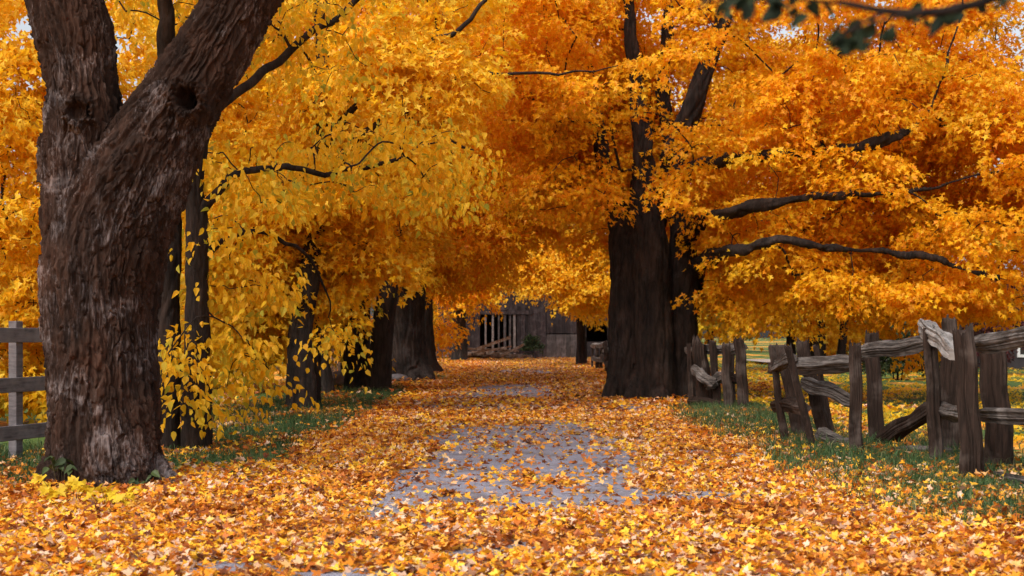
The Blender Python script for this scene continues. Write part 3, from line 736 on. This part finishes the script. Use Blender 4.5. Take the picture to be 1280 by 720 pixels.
# far woods: one mass
P = []; TR = MB()
for k in range(46):
    a = k / 45.0; x = -75 + 165 * a + rng.normal() * 2; y = 112 + rng.random() * 30; h = 9 + rng.random() * 7
    c = np.array([x, y, h * .55]); n = 2600 if abs(x) < 60 else 1200
    u = norm(rng.normal(size=(n, 3))); p = c + u * (.5 + .5 * rng.random((n, 1))) ** .5 * np.array([4.2, 3.5, h * .5])
    p = p[noise2(p[:, 0] * .5 + p[:, 2] * .3, p[:, 2] * .5 + p[:, 1] * .2, k) > -.3]
    P.append(p[p[:, 2] > .3]); TR.add(*tube(np.array([[x, y, -.2], [x + .3, y, h * .4], [x, y, h * .9]]), [.35, .25, .06], 6))
P = np.concatenate(P); n = len(P)
me = leaf_mesh("far_woods", P, rng.normal(size=(n, 3)) + [0, 0, -.6], rng.normal(size=(n, 3)) + [0, -.4, .5], .55 * (.6 + .7 * rng.random(n)), FAR)
fw = tag(finish("far_woods", me, M['leaf_far'], smooth=False), kind="stuff")
tr = TR.build("woods_trunks", M['bark_dark']); tag(tr, kind="stuff")

# ------------------------------------------------------------------ barn and what stands before it
BD = 90.0
def bx(px, d=BD): return (px - 640) / FPX * d
def bz(py, d=BD): return CAM_H - (py - HOR) / FPX * d
barn = empty("barn", (2.0, BD, 0), "weathered grey-brown plank barn with slatted opening at the end of the lane", "barn")
XL, XR, EV = bx(545), bx(800), 5.2
def boards(mb, x0, x1, z0, z1, y, wdt=.22, th=.03):
    x = x0
    while x < x1 - .02:
        ww = min(wdt * (.8 + .45 * rng.random()), x1 - x)
        dy = rng.random() * .03
        mb.add(*boxv(x + .006, x + ww - .006, y - th - dy, y - dy * .2, z0 + rng.random() * .04, z1))
        x += ww
ox0, ox1, oz1 = bx(600), bx(646), bz(393)
dx0, dx1, dz0, dz1 = bx(733), bx(759), bz(427), bz(402)
wl = MB()
boards(wl, XL, ox0, -.1, EV, BD)
boards(wl, ox0, ox1, oz1 + .25, EV, BD)
boards(wl, ox1, bx(683), -.1, EV, BD)
boards(wl, bx(683), bx(723), bz(417), EV, BD)
boards(wl, bx(723), dx0, -.1, EV, BD)
boards(wl, dx0, dx1, dz1, EV, BD); boards(wl, dx0, dx1, -.1, dz0, BD)
boards(wl, dx1, XR, -.1, EV, BD)
wl.add(*boxv(XL, XL + .15, BD + .01, BD + 9, -.1, EV)); wl.add(*boxv(XR - .15, XR, BD + .01, BD + 9, -.1, EV)); wl.add(*boxv(XL + .16, XR - .16, BD + 8.8, BD + 9, -.1, EV))
wl.build("wall", M['barn_board'], barn, smooth=False)
wg = MB(); boards(wg, bx(683), bx(723), .0, bz(418), BD, .3); wg.build("door", M['barn_grey'], barn, smooth=False)
wb = MB(); wb.add(*boxv(ox0 - .2, bx(666), BD - .1, BD - .04, oz1, oz1 + .24)); wb.build("lintel", M['barn_board'], barn, smooth=False)
for k, px in enumerate((607, 616, 623.5, 631, 637.5, 643)):
    wdt = (.11, .13, .10, .16, .13, .16)[k]; x = bx(px)
    s = MB(); s.add(*boxv(x - wdt / 2, x + wdt / 2, BD - .03, BD + .02, 0, oz1 - .003)); s.build("slat", M['barn_pale'] if k in (0, 1, 5) else M['barn_grey'], barn, smooth=False)
rf = MB(); xm = (XL + XR) / 2
for s_ in (0, 1):
    y0, y1 = (BD - .5, BD + 4.5) if s_ == 0 else (BD + 9.5, BD + 4.5)
    rf.add(np.array([(XL - .4, y0, EV - .1), (XR + .4, y0, EV - .1), (XR + .4, y1, EV + 4), (XL - .4, y1, EV + 4), (XL - .4, y0, EV + .1), (XR + .4, y0, EV + .1), (XR + .4, y1, EV + 4.2), (XL - .4, y1, EV + 4.2)]),
           [(0, 1, 2, 3), (4, 7, 6, 5), (0, 4, 5, 1), (1, 5, 6, 2), (3, 2, 6, 7), (0, 3, 7, 4)])
for x in (XL + .08, XR - .08): rf.add(np.array([(x - .05, BD + .01, EV), (x - .05, BD + 9, EV), (x - .05, BD + 4.5, EV + 3.95), (x + .05, BD + .01, EV), (x + .05, BD + 9, EV), (x + .05, BD + 4.5, EV + 3.95)]), [(0, 1, 2), (3, 5, 4), (0, 3, 4, 1), (1, 4, 5, 2), (2, 5, 3, 0)])
rf.build("roof", M['roof'], barn, smooth=False)

# planks and poles heaped by the barn
pl_lab = ["weathered plank in the jumbled heap before the barn"]
spec = []
for k in range(17):
    px = 556 + 82 * rng.random(); spec.append((px, .12 + .085 * (k // 2) * max(.15, 1 - abs(px - 618) / 34) + .03 * rng.random(), 84.5 + 1.5 * rng.random(), 1.0 + 1.0 * rng.random(), rng.normal() * .10, rng.normal() * .25))
spec += [(617, .98, 84.2, 1.05, .33, .1), (617, .62, 84.0, 1.1, .16, 0), (640, .55, 84.0, .8, .45, -.1)]
for k, (px, z, d, hl, tilt, yaw) in enumerate(spec):
    c = np.array([bx(px, d), d, 0]); mb = MB()
    ht, hw = (.05 + .04 * rng.random(), .10 + .06 * rng.random())
    z = max(z, ht + hl * abs(math.sin(tilt)) + .02 + gz1(c[0], d))
    V, F = boxv(-hl, hl, -hw, hw, -ht, ht)
    V = V + rng.normal(size=V.shape) * .015
    ct, st = math.cos(tilt), math.sin(tilt); cy, sy = math.cos(yaw), math.sin(yaw)
    V = np.stack([V[:, 0] * ct - V[:, 2] * st, V[:, 1], V[:, 0] * st + V[:, 2] * ct], 1)
    V = np.stack([V[:, 0] * cy - V[:, 1] * sy, V[:, 0] * sy + V[:, 1] * cy, V[:, 2]], 1)
    mb.add(V, F); o = mb.build("plank", M['plank'], smooth=False)
    o.location = (c[0], c[1], z)
    top = {17: "thick brown beam lying tilted on top of the heap before the barn", 18: "brown timber lying across the middle of the plank heap before the barn", 19: "short plank propped up at the right end of the heap before the barn"}
    tag(o, top.get(k, pl_lab[0]), "plank", "planks heaped by the barn")
# low plank bench with a shrub in a tub
d = 86.0; bench = empty("bench", (bx(655, d), d, gz1(bx(655, d), d)), "low dark plank bench in front of the barn beside the plank heap", "bench")
g0 = gz1(bx(655, d), d)
s = MB(); s.add(*boxv(bx(635, d), bx(675, d), d - .25, d + .25, bz(441, d), bz(439, d))); s.build("seat", M['barn_board'], bench, smooth=False)
for px in (640, 669):
    s = MB(); s.add(*boxv(bx(px, d) - .08, bx(px, d) + .08, d - .2, d + .2, g0 - .03, bz(441, d) - .003)); s.build("leg", M['barn_board'], bench, smooth=False)
bushy((bx(664, 87.2), 87.2, 0), "small green leafy bush behind the low bench at the barn wall", [((bx(664, 87.2), 87.2, .75), (.55, .4, .7), 40)], M['leaf_hedge'], 60, .1, .3, [(0, 0, 1.0, .02), (.2, 0, .8, .015), (-.2, 0, .8, .015)], name="shrub", cat="shrub", keep=1)

# dark house at the right edge
hd = 60.0
hs_ = empty("house", (22.5, hd, 0), "dark sided house with pale roof and white window, at the right edge beyond the fence", "house")
s = MB(); s.add(*boxv(19.7, 29, hd, hd + 8, -.1, 2.5)); s.build("wall", M['siding'], hs_, smooth=False)
s = MB(); V = np.array([(19.2, hd - .5, 2.503), (29.5, hd - .5, 2.503), (29.5, hd + 8.5, 2.503), (19.2, hd + 8.5, 2.503), (19.2, hd + 4, 5.0), (29.5, hd + 4, 5.0)])
s.add(V, [(0, 3, 2, 1), (0, 1, 5, 4), (2, 3, 4, 5), (0, 4, 3), (1, 2, 5)]); s.build("roof", M['roof'], hs_, smooth=False)
for x in (21.3, 24.6):
    s = MB(); 
    for q in ((x, x + .12, .5, 1.9), (x + 1.1, x + 1.22, .5, 1.9), (x + .12, x + 1.1, .5, .62), (x + .12, x + 1.1, 1.78, 1.9), (x + .58, x + .64, .62, 1.78)): s.add(*boxv(q[0], q[1], hd - .06, hd - .003, q[2], q[3]))
    f = s.build("window", M['white_paint'], hs_, smooth=False)
    s = MB(); s.add(*boxv(x + .12, x + 1.1, hd - .03, hd - .01, .62, 1.78)); p = s.build("pane", M['glass'], hs_, smooth=False); p.parent = f

# boulders
def boulder(px, py, d, rx, ry, rz, label):
    mb = MB(); n1, n2 = 20, 12
    V = []; F = []
    for i in range(n2 + 1):
        for j in range(n1):
            th = math.pi * i / n2; ph = 2 * math.pi * j / n1
            V.append((math.sin(th) * math.cos(ph), math.sin(th) * math.sin(ph), math.cos(th)))
    V = np.array(V); V = V * (1 + .28 * perlin(V * 1.7 + px)[:, None] + .1 * perlin(V * 4 + px)[:, None])
    for i in range(n2):
        for j in range(n1): F.append((i * n1 + j, (i + 1) * n1 + j, (i + 1) * n1 + (j + 1) % n1, i * n1 + (j + 1) % n1))
    mb.add(V * np.array([rx, ry, rz]), F); o = mb.build("boulder", M['stone'])
    p = at(px, py, d); o.location = (p[0], d, gz1(p[0], d) + rz * .35); tag(o, label, "boulder")
boulder(426, 490, 38, .36, .4, .36, "mauve-grey boulder lying behind the thin leaning sapling")
boulder(497, 474, 43.5, .35, .4, .16, "flat grey rock at the foot of the broad furrowed maple")

# ------------------------------------------------------------------ fences
def rough_post(root, top, bot, wpx, mat=None, name="post", flat=.75):
    """top and bot: points; a split post with uneven edges."""
    d = bot[1]; r = wpx / 2 / FPX * d * .95
    n = 14; t = np.linspace(0, 1, n)
    B = bot.copy(); B[2] = min(B[2], gz1(B[0], B[1])) - .12
    C = B + (top - B) * t[:, None]
    sd = rng.random() * 99
    C = C + np.stack([perlin(np.stack([t * 3 + sd, t * 0 + 1, t * 0], 1)), perlin(np.stack([t * 3 + sd, t * 0 + 5, t * 0], 1)), t * 0], 1) * r * .35
    sides = 44; a = np.arange(sides) / sides * 2 * np.pi
    A, TT = np.meshgrid(a, t)
    sq = .86 / np.maximum(np.abs(np.cos(A + .3)), np.abs(np.sin(A + .3))) ** .55
    wob = sq * (1 + .16 * perlin(np.stack([np.cos(A).ravel() * 1.8 + sd, np.sin(A).ravel() * 1.8, TT.ravel() * 2.2], 1)).reshape(A.shape) + .14 * perlin(np.stack([np.cos(A).ravel() * 5 + sd, np.sin(A).ravel() * 5, TT.ravel() * 1.2 + 4], 1)).reshape(A.shape))
    wob *= (1.12 - .18 * TT) * (1 + .20 * perlin(np.stack([np.cos(A).ravel() * 8 + sd, np.sin(A).ravel() * 9, TT.ravel() * .8], 1)).reshape(A.shape))
    V, F = tube(C, np.full(n, r), sides, True, wob)
    V[-sides:, 2] += rng.normal(size=sides) * r * .35 + np.cos(a) * r * .3 * rng.normal()
    V[:, 1] = d + (V[:, 1] - d) * (1.0)
    mb = MB(); mb.add(V, F); return mb.build(name, mat or M['fence_dark'], root, smooth=False)

def rough_rail(root, p0, p1, rpx, mat=None, sag=.0, wave=.5, name="rail"):
    d = (p0[1] + p1[1]) / 2; r = rpx / FPX * d
    n = 22; t = np.linspace(0, 1, n); C = p0 + (p1 - p0) * t[:, None]
    sd = rng.random() * 99
    C[:, 2] += -sag * 4 * t * (1 - t) + perlin(np.stack([t * 2 + sd, t * 0 + 1, t * 0], 1)) * r * wave
    C[:, 1] += perlin(np.stack([t * 3 + sd, t * 0 + 9, t * 0], 1)) * r * .5
    sides = 44; a = np.arange(sides) / sides * 2 * np.pi; A, TT = np.meshgrid(a, t)
    wob = 1 + .22 * perlin(np.stack([np.cos(A).ravel() * 1.5 + sd, np.sin(A).ravel() * 1.5, TT.ravel() * 4], 1)).reshape(A.shape) + .16 * perlin(np.stack([np.cos(A).ravel() * 4.5 + sd, np.sin(A).ravel() * 4.5, TT.ravel() * 2 + 4], 1)).reshape(A.shape)
    ph = rng.random() * 6; tri = .80 / np.maximum.reduce([np.cos(A - ph), np.cos(A - ph - 2.0), np.cos(A - ph - 3.4), np.cos(A - ph - 4.8)]).clip(.62)
    wob *= tri * (1 + .24 * perlin(np.stack([np.cos(A).ravel() * 8 + sd, np.sin(A).ravel() * 9, TT.ravel() * 1.2], 1)).reshape(A.shape))
    wob *= (.62 + .38 * sstep(0, .12, TT)) * (.7 + .3 * (1 - sstep(.9, 1, TT)))
    V, F = tube(C, np.full(n, r), sides, True, wob)
    mb = MB(); mb.add(V, F); return mb.build(name, mat or M['fence_rail'], root, smooth=False)

fn = empty("split_rail_fence", (4.3, 15.5, 0), "crooked split-rail fence of dark paired posts and bleached rails, nearest on the right verge", "fence")
for (x0, y0, x1, y1, wd, d) in ((965, 433, 983, 556, 10, 18.4), (977, 433, 1001, 546, 17, 19.4), (984, 433, 1023, 572, 10.5, 16.9), (1003, 428, 1037, 560, 19, 18.0), (1019, 433, 1042, 545, 9, 19.6),
                               (1069, 432, 1071, 574, 17, 16.4), (1091, 418, 1096, 556, 20, 18.3), (1163, 414, 1170, 588, 20, 15.4), (1186, 403, 1188, 572, 23, 16.7), (1205, 412, 1217, 612, 28, 13.5), (1240, 424, 1252, 592, 36, 14.5)):
    rough_post(fn, at(x0, y0, d), at(x1, y1, d), wd)
for p in ((4.55, 10.6, 1.42), (4.85, 10.9, 1.40)):
    rough_post(fn, np.array(p), np.array([p[0], p[1], 0]), 26)
for (x0, y0, d0, x1, y1, d1, r, mt) in ((1076, 438, 17.4, 1160, 431, 15.9, 9.5, 'fence_rail'), (988, 459, 17.6, 1066, 452, 17.0, 9.5, 'fence_rail'), (1153, 406, 16.1, 1194, 440, 14.2, 11.5, 'fence_pale'),
                                    (1212, 430, 14.1, 1420, 402, 10.8, 14, 'fence_rail'), (1003, 478, 17.9, 1068, 500, 17.2, 9.5, 'fence_rail'), (1168, 511, 16.0, 1212, 519, 14.0, 9.5, 'fence_rail'),
                                    (1222, 519, 14.0, 1440, 520, 10.8, 12, 'fence_rail'), (964, 462, 18.9, 992, 447, 17.4, 8, 'fence_rail'), (966, 506, 18.9, 1008, 508, 17.5, 8.5, 'fence_dark'), (1020, 540, 17.4, 1070, 565, 17.1, 8.5, 'fence_rail'),
                                    (1068, 566, 17.0, 1190, 566, 16.0, 8.5, 'fence_rail'), (1224, 597, 13.9, 1440, 630, 10.8, 11, 'fence_rail'), (1098, 555, 17.3, 1170, 508, 16.0, 9.5, 'fence_dark'), (1024, 455, 19.5, 1094, 447, 18.5, 3, 'fence_dark')):
    rough_rail(fn, at(x0, y0, d0), at(x1, y1, d1), r, M[mt])
f2 = empty("split_rail_fence", (3.9, 27, 0), "tumbledown split-rail fence of crowded posts beside the great dark maple", "fence")
for (x0, y0, x1, y1, wd, d) in ((861, 431, 866, 506, 8, 27.6), (873, 428, 885, 514, 20, 27.2), (870, 434, 876, 508, 9, 28.0), (891, 428, 897, 513, 11, 26.8), (907, 432, 911, 514, 13, 26.5), (914, 429, 916, 506, 8, 27.4), (923, 426, 932, 513, 15, 26.2)):
    rough_post(f2, at(x0, y0, d), at(x1, y1, d), wd)
for (x0, y0, d0, x1, y1, d1, r, mt) in ((858, 440, 27.8, 900, 436, 27, 7, 'fence_rail'), (888, 440, 27, 932, 434, 26.6, 6, 'fence_rail'), (866, 462, 27.2, 893, 482, 26.6, 7, 'fence_rail'), (884, 486, 27, 905, 468, 26.6, 6, 'fence_rail'), (900, 474, 27, 925, 474, 26.8, 6, 'fence_dark'), (860, 500, 27.2, 900, 506, 26.6, 5, 'fence_dark')):
    rough_rail(f2, at(x0, y0, d0), at(x1, y1, d1), r, M[mt])
f3 = empty("split_rail_fence", (3.6, 57, 0), "far broken rail fence with pale top rails, between the barn and the great maple", "fence")
for (x0, y0, x1, y1, wd, d) in ((741, 428, 740, 463, 3, 62), (746, 430, 747, 462, 5, 60), (752, 430, 751, 460, 4, 60), (757, 428, 760, 468, 6, 54), (766, 428, 768, 472, 6, 50)):
    rough_post(f3, at(x0, y0, d), at(x1, y1, d), wd)
for (x0, y0, d0, x1, y1, d1, r, mt) in ((739, 432, 62, 760, 429, 56, 2.5, 'fence_pale'), (754, 440, 58, 776, 432, 50, 3.4, 'fence_pale'), (740, 447, 62, 762, 452, 54, 2.6, 'fence_rail'), (752, 443, 57, 766, 466, 51, 3.4, 'fence_dark')):
    rough_rail(f3, at(x0, y0, d0), at(x1, y1, d1), r, M[mt])
# grey board fence on the left
bf = empty("board_fence", (-5.4, 15.2, 0), "grey three-board fence with square post, behind the huge forked trunk", "fence")
A0 = np.array([-6.1, 12.6]); A1 = np.array([-4.75, 17.2]); dv = (A1 - A0) / np.linalg.norm(A1 - A0); nv = np.array([dv[1], -dv[0]])
def plankbox(p0, p1, z0, z1, th, off, mat, root, name):
    a = np.array(p0) + nv * off; b = np.array(p1) + nv * off; h = nv * th / 2
    V = [(*(a - h), z0), (*(a + h), z0), (*(b + h), z0), (*(b - h), z0), (*(a - h), z1), (*(a + h), z1), (*(b + h), z1), (*(b - h), z1)]
    mb = MB(); mb.add(np.array(V), [(3, 2, 1, 0), (4, 5, 6, 7), (0, 1, 5, 4), (1, 2, 6, 5), (2, 3, 7, 6), (3, 0, 4, 7)])
    o = mb.build(name, mat, root, smooth=False); md = o.modifiers.new("edge", 'BEVEL'); md.width = .008; md.segments = 2; return o
for zc in (1.41, .88, .37):
    plankbox(A0, A1, zc - .08, zc + .078, .035, .06, M['board_grey'], bf, "rail")
for t in (-.05, .58, .97):
    p = A0 + (A1 - A0) * t; plankbox(p - dv * .06, p + dv * .06, -.1, 1.56, .10, -.012, M['board_grey'], bf, "post")
# far picket fence on the left
pf = empty("picket_fence", (-6.3, 50, 0), "small brown picket fence seen between the trunks on the left", "fence")
for k in range(9):
    x = at(403 + k * 4.2, 450, 50)[0]; mb = MB(); mb.add(*boxv(x - .045, x + .045, 49.98, 50.02, 0, 1.1 + .06 * rng.random())); mb.build("picket", M['picket'], pf, smooth=False)
for z in (.35, .85):
    mb = MB(); mb.add(*boxv(at(400, 450, 50)[0], at(440, 450, 50)[0], 50.023, 50.06, z, z + .08)); mb.build("rail", M['picket'], pf, smooth=False)

# ------------------------------------------------------------------ fallen leaves
def bare(X, Y):
    """1 where the gravel shows."""
    e = X - lane_c(Y)
    n = noise2(X * 1.0, Y * .6, 21) * .42 + noise2(X * 2.2, Y * 2.0, 22) * .42 + noise2(X * 5, Y * 5, 23) * .3
    m = sstep(10.4, 12.2, Y) * (1 - sstep(21, 25, Y)) * (1 - sstep(.65, 1.7, np.abs(e + .02)))
    m2 = .85 * sstep(30, 33, Y) * (1 - sstep(38, 42, Y)) * (1 - sstep(.6, 1.4, np.abs(e + .3)))
    m3 = .8 * sstep(50, 53, Y) * (1 - sstep(58, 62, Y)) * (1 - sstep(.6, 1.4, np.abs(e + .1)))
    return np.clip(sstep(.18, .58, np.maximum(np.maximum(m, m2), m3) * .88 + n * 1.25), 0, 1)
def scatter(n, y0, y1, xm, size, tmpl, name, zl, up):
    Y = np.sqrt(rng.random(n) * (y1 ** 2 - y0 ** 2) + y0 ** 2) if xm is None else y0 + (y1 - y0) * rng.random(n)
    X = (rng.random(n) * 2 - 1) * (Y * .40 + .6) if xm is None else lane_c(Y) + (rng.random(n) * 2 - 1) * xm
    b = bare(X, Y); g = grass_amt(X, Y)
    k = rng.random(n) > np.clip(b * .93 + np.clip(g, 0, 1) * .97, 0, .97)
    X, Y = X[k], Y[k]; m = len(X)
    Z = gz(X, Y) + .008 + zl * rng.random(m) ** 1.5 + g[k] * .10 * rng.random(m)
    a = rng.random(m) * 2 * np.pi
    T = np.stack([np.cos(a), np.sin(a), rng.normal(size=m) * .22], 1); N = np.stack([rng.normal(size=m) * up, rng.normal(size=m) * up, np.ones(m)], 1)
    S = size * (.5 + .8 * rng.random(m))
    return leaf_mesh(name, np.stack([X, Y, Z], 1), T, N, S, tmpl, (rng.random(m) * 3.0 - .8)), m
me, m = scatter(105000, 6.8, 14.5, None, .060, MAPLE_BIG, "fallen_leaves", .05, .55)
fl = tag(finish("fallen_leaves", me, M['leaf_litter'], smooth=False), kind="stuff")
me, m = scatter(105000, 14.5, 26, 5.6, .074, MAPLE, "leaf_carpet", .05, .62)
tag(finish("leaf_carpet", me, M['leaf_litter'], smooth=False), kind="stuff")
me, m = scatter(105000, 26, 89, 7.5, .12, FAR, "leaf_drift", .05, .45)
tag(finish("leaf_drift", me, M['leaf_litter'], smooth=False), kind="stuff")
n = 19000; Y = 18 + 60 * rng.random(n) ** 1.3; X = 4.8 + rng.random(n) * (Y * .4); k = noise2(X * .35, Y * .25, 41) + .5 * rng.random(n) > .05
X, Y = X[k], Y[k]; m = len(X); a = rng.random(m) * 6.28
me = leaf_mesh("field_leaves", np.stack([X, Y, gz(X, Y) + .02 + .05 * rng.random(m)], 1), np.stack([np.cos(a), np.sin(a), a * 0], 1), np.stack([rng.normal(size=m) * .4, rng.normal(size=m) * .4, np.ones(m)], 1), .14 * (.6 + .7 * rng.random(m)), FAR)
tag(finish("field_leaves", me, M['leaf_gold'], smooth=False), kind="stuff")

# ------------------------------------------------------------------ grass
def blades(name, X, Y, h, wd, mat=None):
    n = len(X); Z = gz(X, Y) - .01; a = rng.random(n) * 2 * np.pi
    H = h * (.45 + .9 * rng.random(n)); lean = (.2 + 1.0 * rng.random(n) ** 1.3) * H; W = wd * (.6 + .8 * rng.random(n))
    d = np.stack([np.cos(a), np.sin(a), 0 * a], 1); b = rng.random(n) * 6.28; s = np.stack([np.cos(b), np.sin(b), 0 * b], 1) * W[:, None] * .5
    P0 = np.stack([X, Y, Z], 1); P1 = P0 + d * (lean * .3)[:, None] + np.array([0, 0, 1]) * (H * .6)[:, None]; P2 = P0 + d * lean[:, None] + np.array([0, 0, 1]) * (H * (1 - .45 * (lean / H)))[:, None]
    V = np.stack([P0 - s, P0 + s, P1 + s * .8, P1 - s * .8, P2], 1)
    me = bpy.data.meshes.new(name); me.vertices.add(n * 5); me.vertices.foreach_set("co", V.astype(np.float32).ravel())
    L = (np.arange(n)[:, None] * 5 + np.array([0, 1, 2, 3, 3, 2, 4])[None]).ravel().astype(np.int32)
    me.loops.add(len(L)); me.loops.foreach_set("vertex_index", L)
    me.polygons.add(n * 2); me.polygons.foreach_set("loop_start", (np.arange(n)[:, None] * 7 + np.array([0, 4])[None]).ravel().astype(np.int32))
    me.update(calc_edges=True)
    return tag(finish(name, me, mat or M['grass'], smooth=False), kind="stuff")
GX, GY_ = [], []
def patch(n, x0, x1, y0, y1, thr=.0, sc=1.3):
    X = x0 + (x1 - x0) * rng.random(n * 3); Y = y0 + (y1 - y0) * rng.random(n * 3)
    k = grass_amt(X, Y) + thr > .25 + .55 * rng.random(n * 3)
    GX.append(X[k][:n]); GY_.append(Y[k][:n])
patch(34000, 2.5, 5.6, 10.2, 19.5, .25)
patch(16000, 2.7, 4.8, 19.5, 28.0, .3)
patch(5000, 3.2, 4.4, 40, 60, .1)
patch(16000, -5.6, -2.6, 15.0, 27.0, .15)
patch(7000, -6.4, -4.3, 12.6, 17.5, .3)
patch(7000, -5.4, -2.7, 27.0, 38.0, .2)
patch(14000, 5.4, 13, 14, 34, .05, .6)
blades("grass", np.concatenate(GX), np.concatenate(GY_), .14, .009)
GX, GY_ = [], []
patch(6000, 2.9, 4.5, 20.0, 27, .3); patch(3600, 3.2, 5.2, 14.2, 18.5, .05); patch(1500, -5.9, -4.4, 13.4, 16.6, .2); patch(4500, -5.0, -2.8, 17.5, 30, .1); patch(1500, -5.2, -2.9, 33, 38, .2)
blades("tall_grass", np.concatenate(GX), np.concatenate(GY_), .21, .009)

# ------------------------------------------------------------------ small plants
def plant(base, label, n, h, size, mat, tmpl, spread, name="seedling", cat="plant"):
    root = empty(name, base, label, cat); st = MB(); P = []; T = []; N = []
    for k in range(n):
        a = rng.random() * 6.28; r = spread * rng.random() ** .7; hh = h * (.5 + .6 * rng.random())
        b = np.array(base) + np.array([math.cos(a) * r * .5, math.sin(a) * r * .35, -.02]); e = np.array(base) + np.array([math.cos(a) * r, math.sin(a) * r * .6, hh])
        st.add(*tube(np.array([b, (b + e) / 2 + [0, 0, .03], e]), [.004, .003, .002], 4))
        for q in range(3):
            bb = rng.random() * 6.28; P.append(e + rng.normal(size=3) * .015); T.append((math.cos(bb), math.sin(bb), -.2 - .4 * rng.random())); N.append((rng.normal() * .35, -.5 + rng.normal() * .35, 1))
    st.build("stem", M['stem'], root); n = len(P)
    finish("foliage", leaf_mesh("foliage", np.array(P) - np.array(base), np.array(T), np.array(N), size * (.6 + .7 * rng.random(n)), tmpl), mat, root, smooth=False)
def on_ground(px, py):
    d = CAM_H * FPX / (py - HOR); x = (px - 640) / FPX * d; return (x, d, gz1(x, d))
plant(on_ground(90, 628), "bright yellow maple seedling at the left foot of the huge forked trunk", 10, .20, .10, M['leaf_seedling'], MAPLE_BIG, .30)
plant(on_ground(140, 636), "bright yellow maple seedling before the middle of the huge forked trunk", 9, .17, .095, M['leaf_seedling'], MAPLE_BIG, .28)
plant(on_ground(168, 612), "low dark green weed against the right root of the huge forked trunk", 7, .14, .08, M['leaf_hedge'], OVATE, .22, "weed")
plant(on_ground(80, 612), "green ferny weed at the left root of the huge forked trunk", 9, .26, .09, M['leaf_hedge'], OVATE, .2, "weed")
plant(on_ground(478, 486), "small green sprout climbing the foot of the black leaning trunk", 8, .7, .16, M['leaf_yellow'], FAR, .3, "weed")

# ------------------------------------------------------------------ dark green bough close overhead on the right
ob = Tree((2.35, 2.95, 0), "blurred dark green leafy bough hanging close to the camera at the top right", "tree", name="overhanging_tree")
ob.limb(np.array([[2.35, 2.95, -.1, .09], [2.33, 2.95, 1.0, .075], [2.28, 2.97, 2.0, .06], [2.25, 2.95, 3.2, .04], [2.3, 3.0, 4.3, .015]]))
BQ = 2.9
q = [(1780, -420, 24, BQ), (1600, -270, 17, BQ), (1420, -120, 11, BQ), (1310, -35, 8), (1235, 0, 6), (1170, 15, 5.5), (1110, 14, 4.5), (1050, 3, 3.5)]
Q = spline(rows(BQ, q), 40); ob.limb(np.vstack([[2.27, 2.96, 2.5, .05], Q]), 5, False)
mb = MB()
for L in ob.limbs: mb.add(*tube(L[:, :3], L[:, 3], 10))
mb.build("trunk", M['bark_dark'], ob.root)
tw = MB(); P = []; T = []
for (x0, y0, x1, y1, n) in ((1170, 15, 1055, 42, 16), (1110, 14, 1035, 58, 9), (1235, 0, 1150, 24, 8), (1060, 4, 900, 4, 16), (1260, -8, 1255, 6, 3), (960, -10, 870, 10, 10)):
    a, b = at(x0, y0, BQ), at(x1, y1, BQ + rng.normal() * .12); tw.add(*tube(np.array([a, (a + b) / 2 + [0, 0, .01], b]), [.004, .003, .002], 5))
    for k in range(n):
        u = .25 + .75 * rng.random(); P.append(a + (b - a) * u + rng.normal(size=3) * .012); T.append(np.array([rng.normal() * .8 - .3, rng.normal() * .8, -.55]))
for k in range(160):
    P.append(np.array([2.4, 3.0, 3.6]) + rng.normal(size=3) * [.55, .5, .45]); T.append(rng.normal(size=3) - [0, 0, .6])
tw.build("twig", M['bark_dark'], ob.root)
n = len(P); P = np.array(P)
finish("crown", leaf_mesh("crown", P - ob.base, np.array(T), rng.normal(size=(n, 3)) + [0, -.6, .4], .043 * (.7 + .6 * rng.random(n)), OVATE), M['leaf_dark_green'], ob.root, smooth=False)
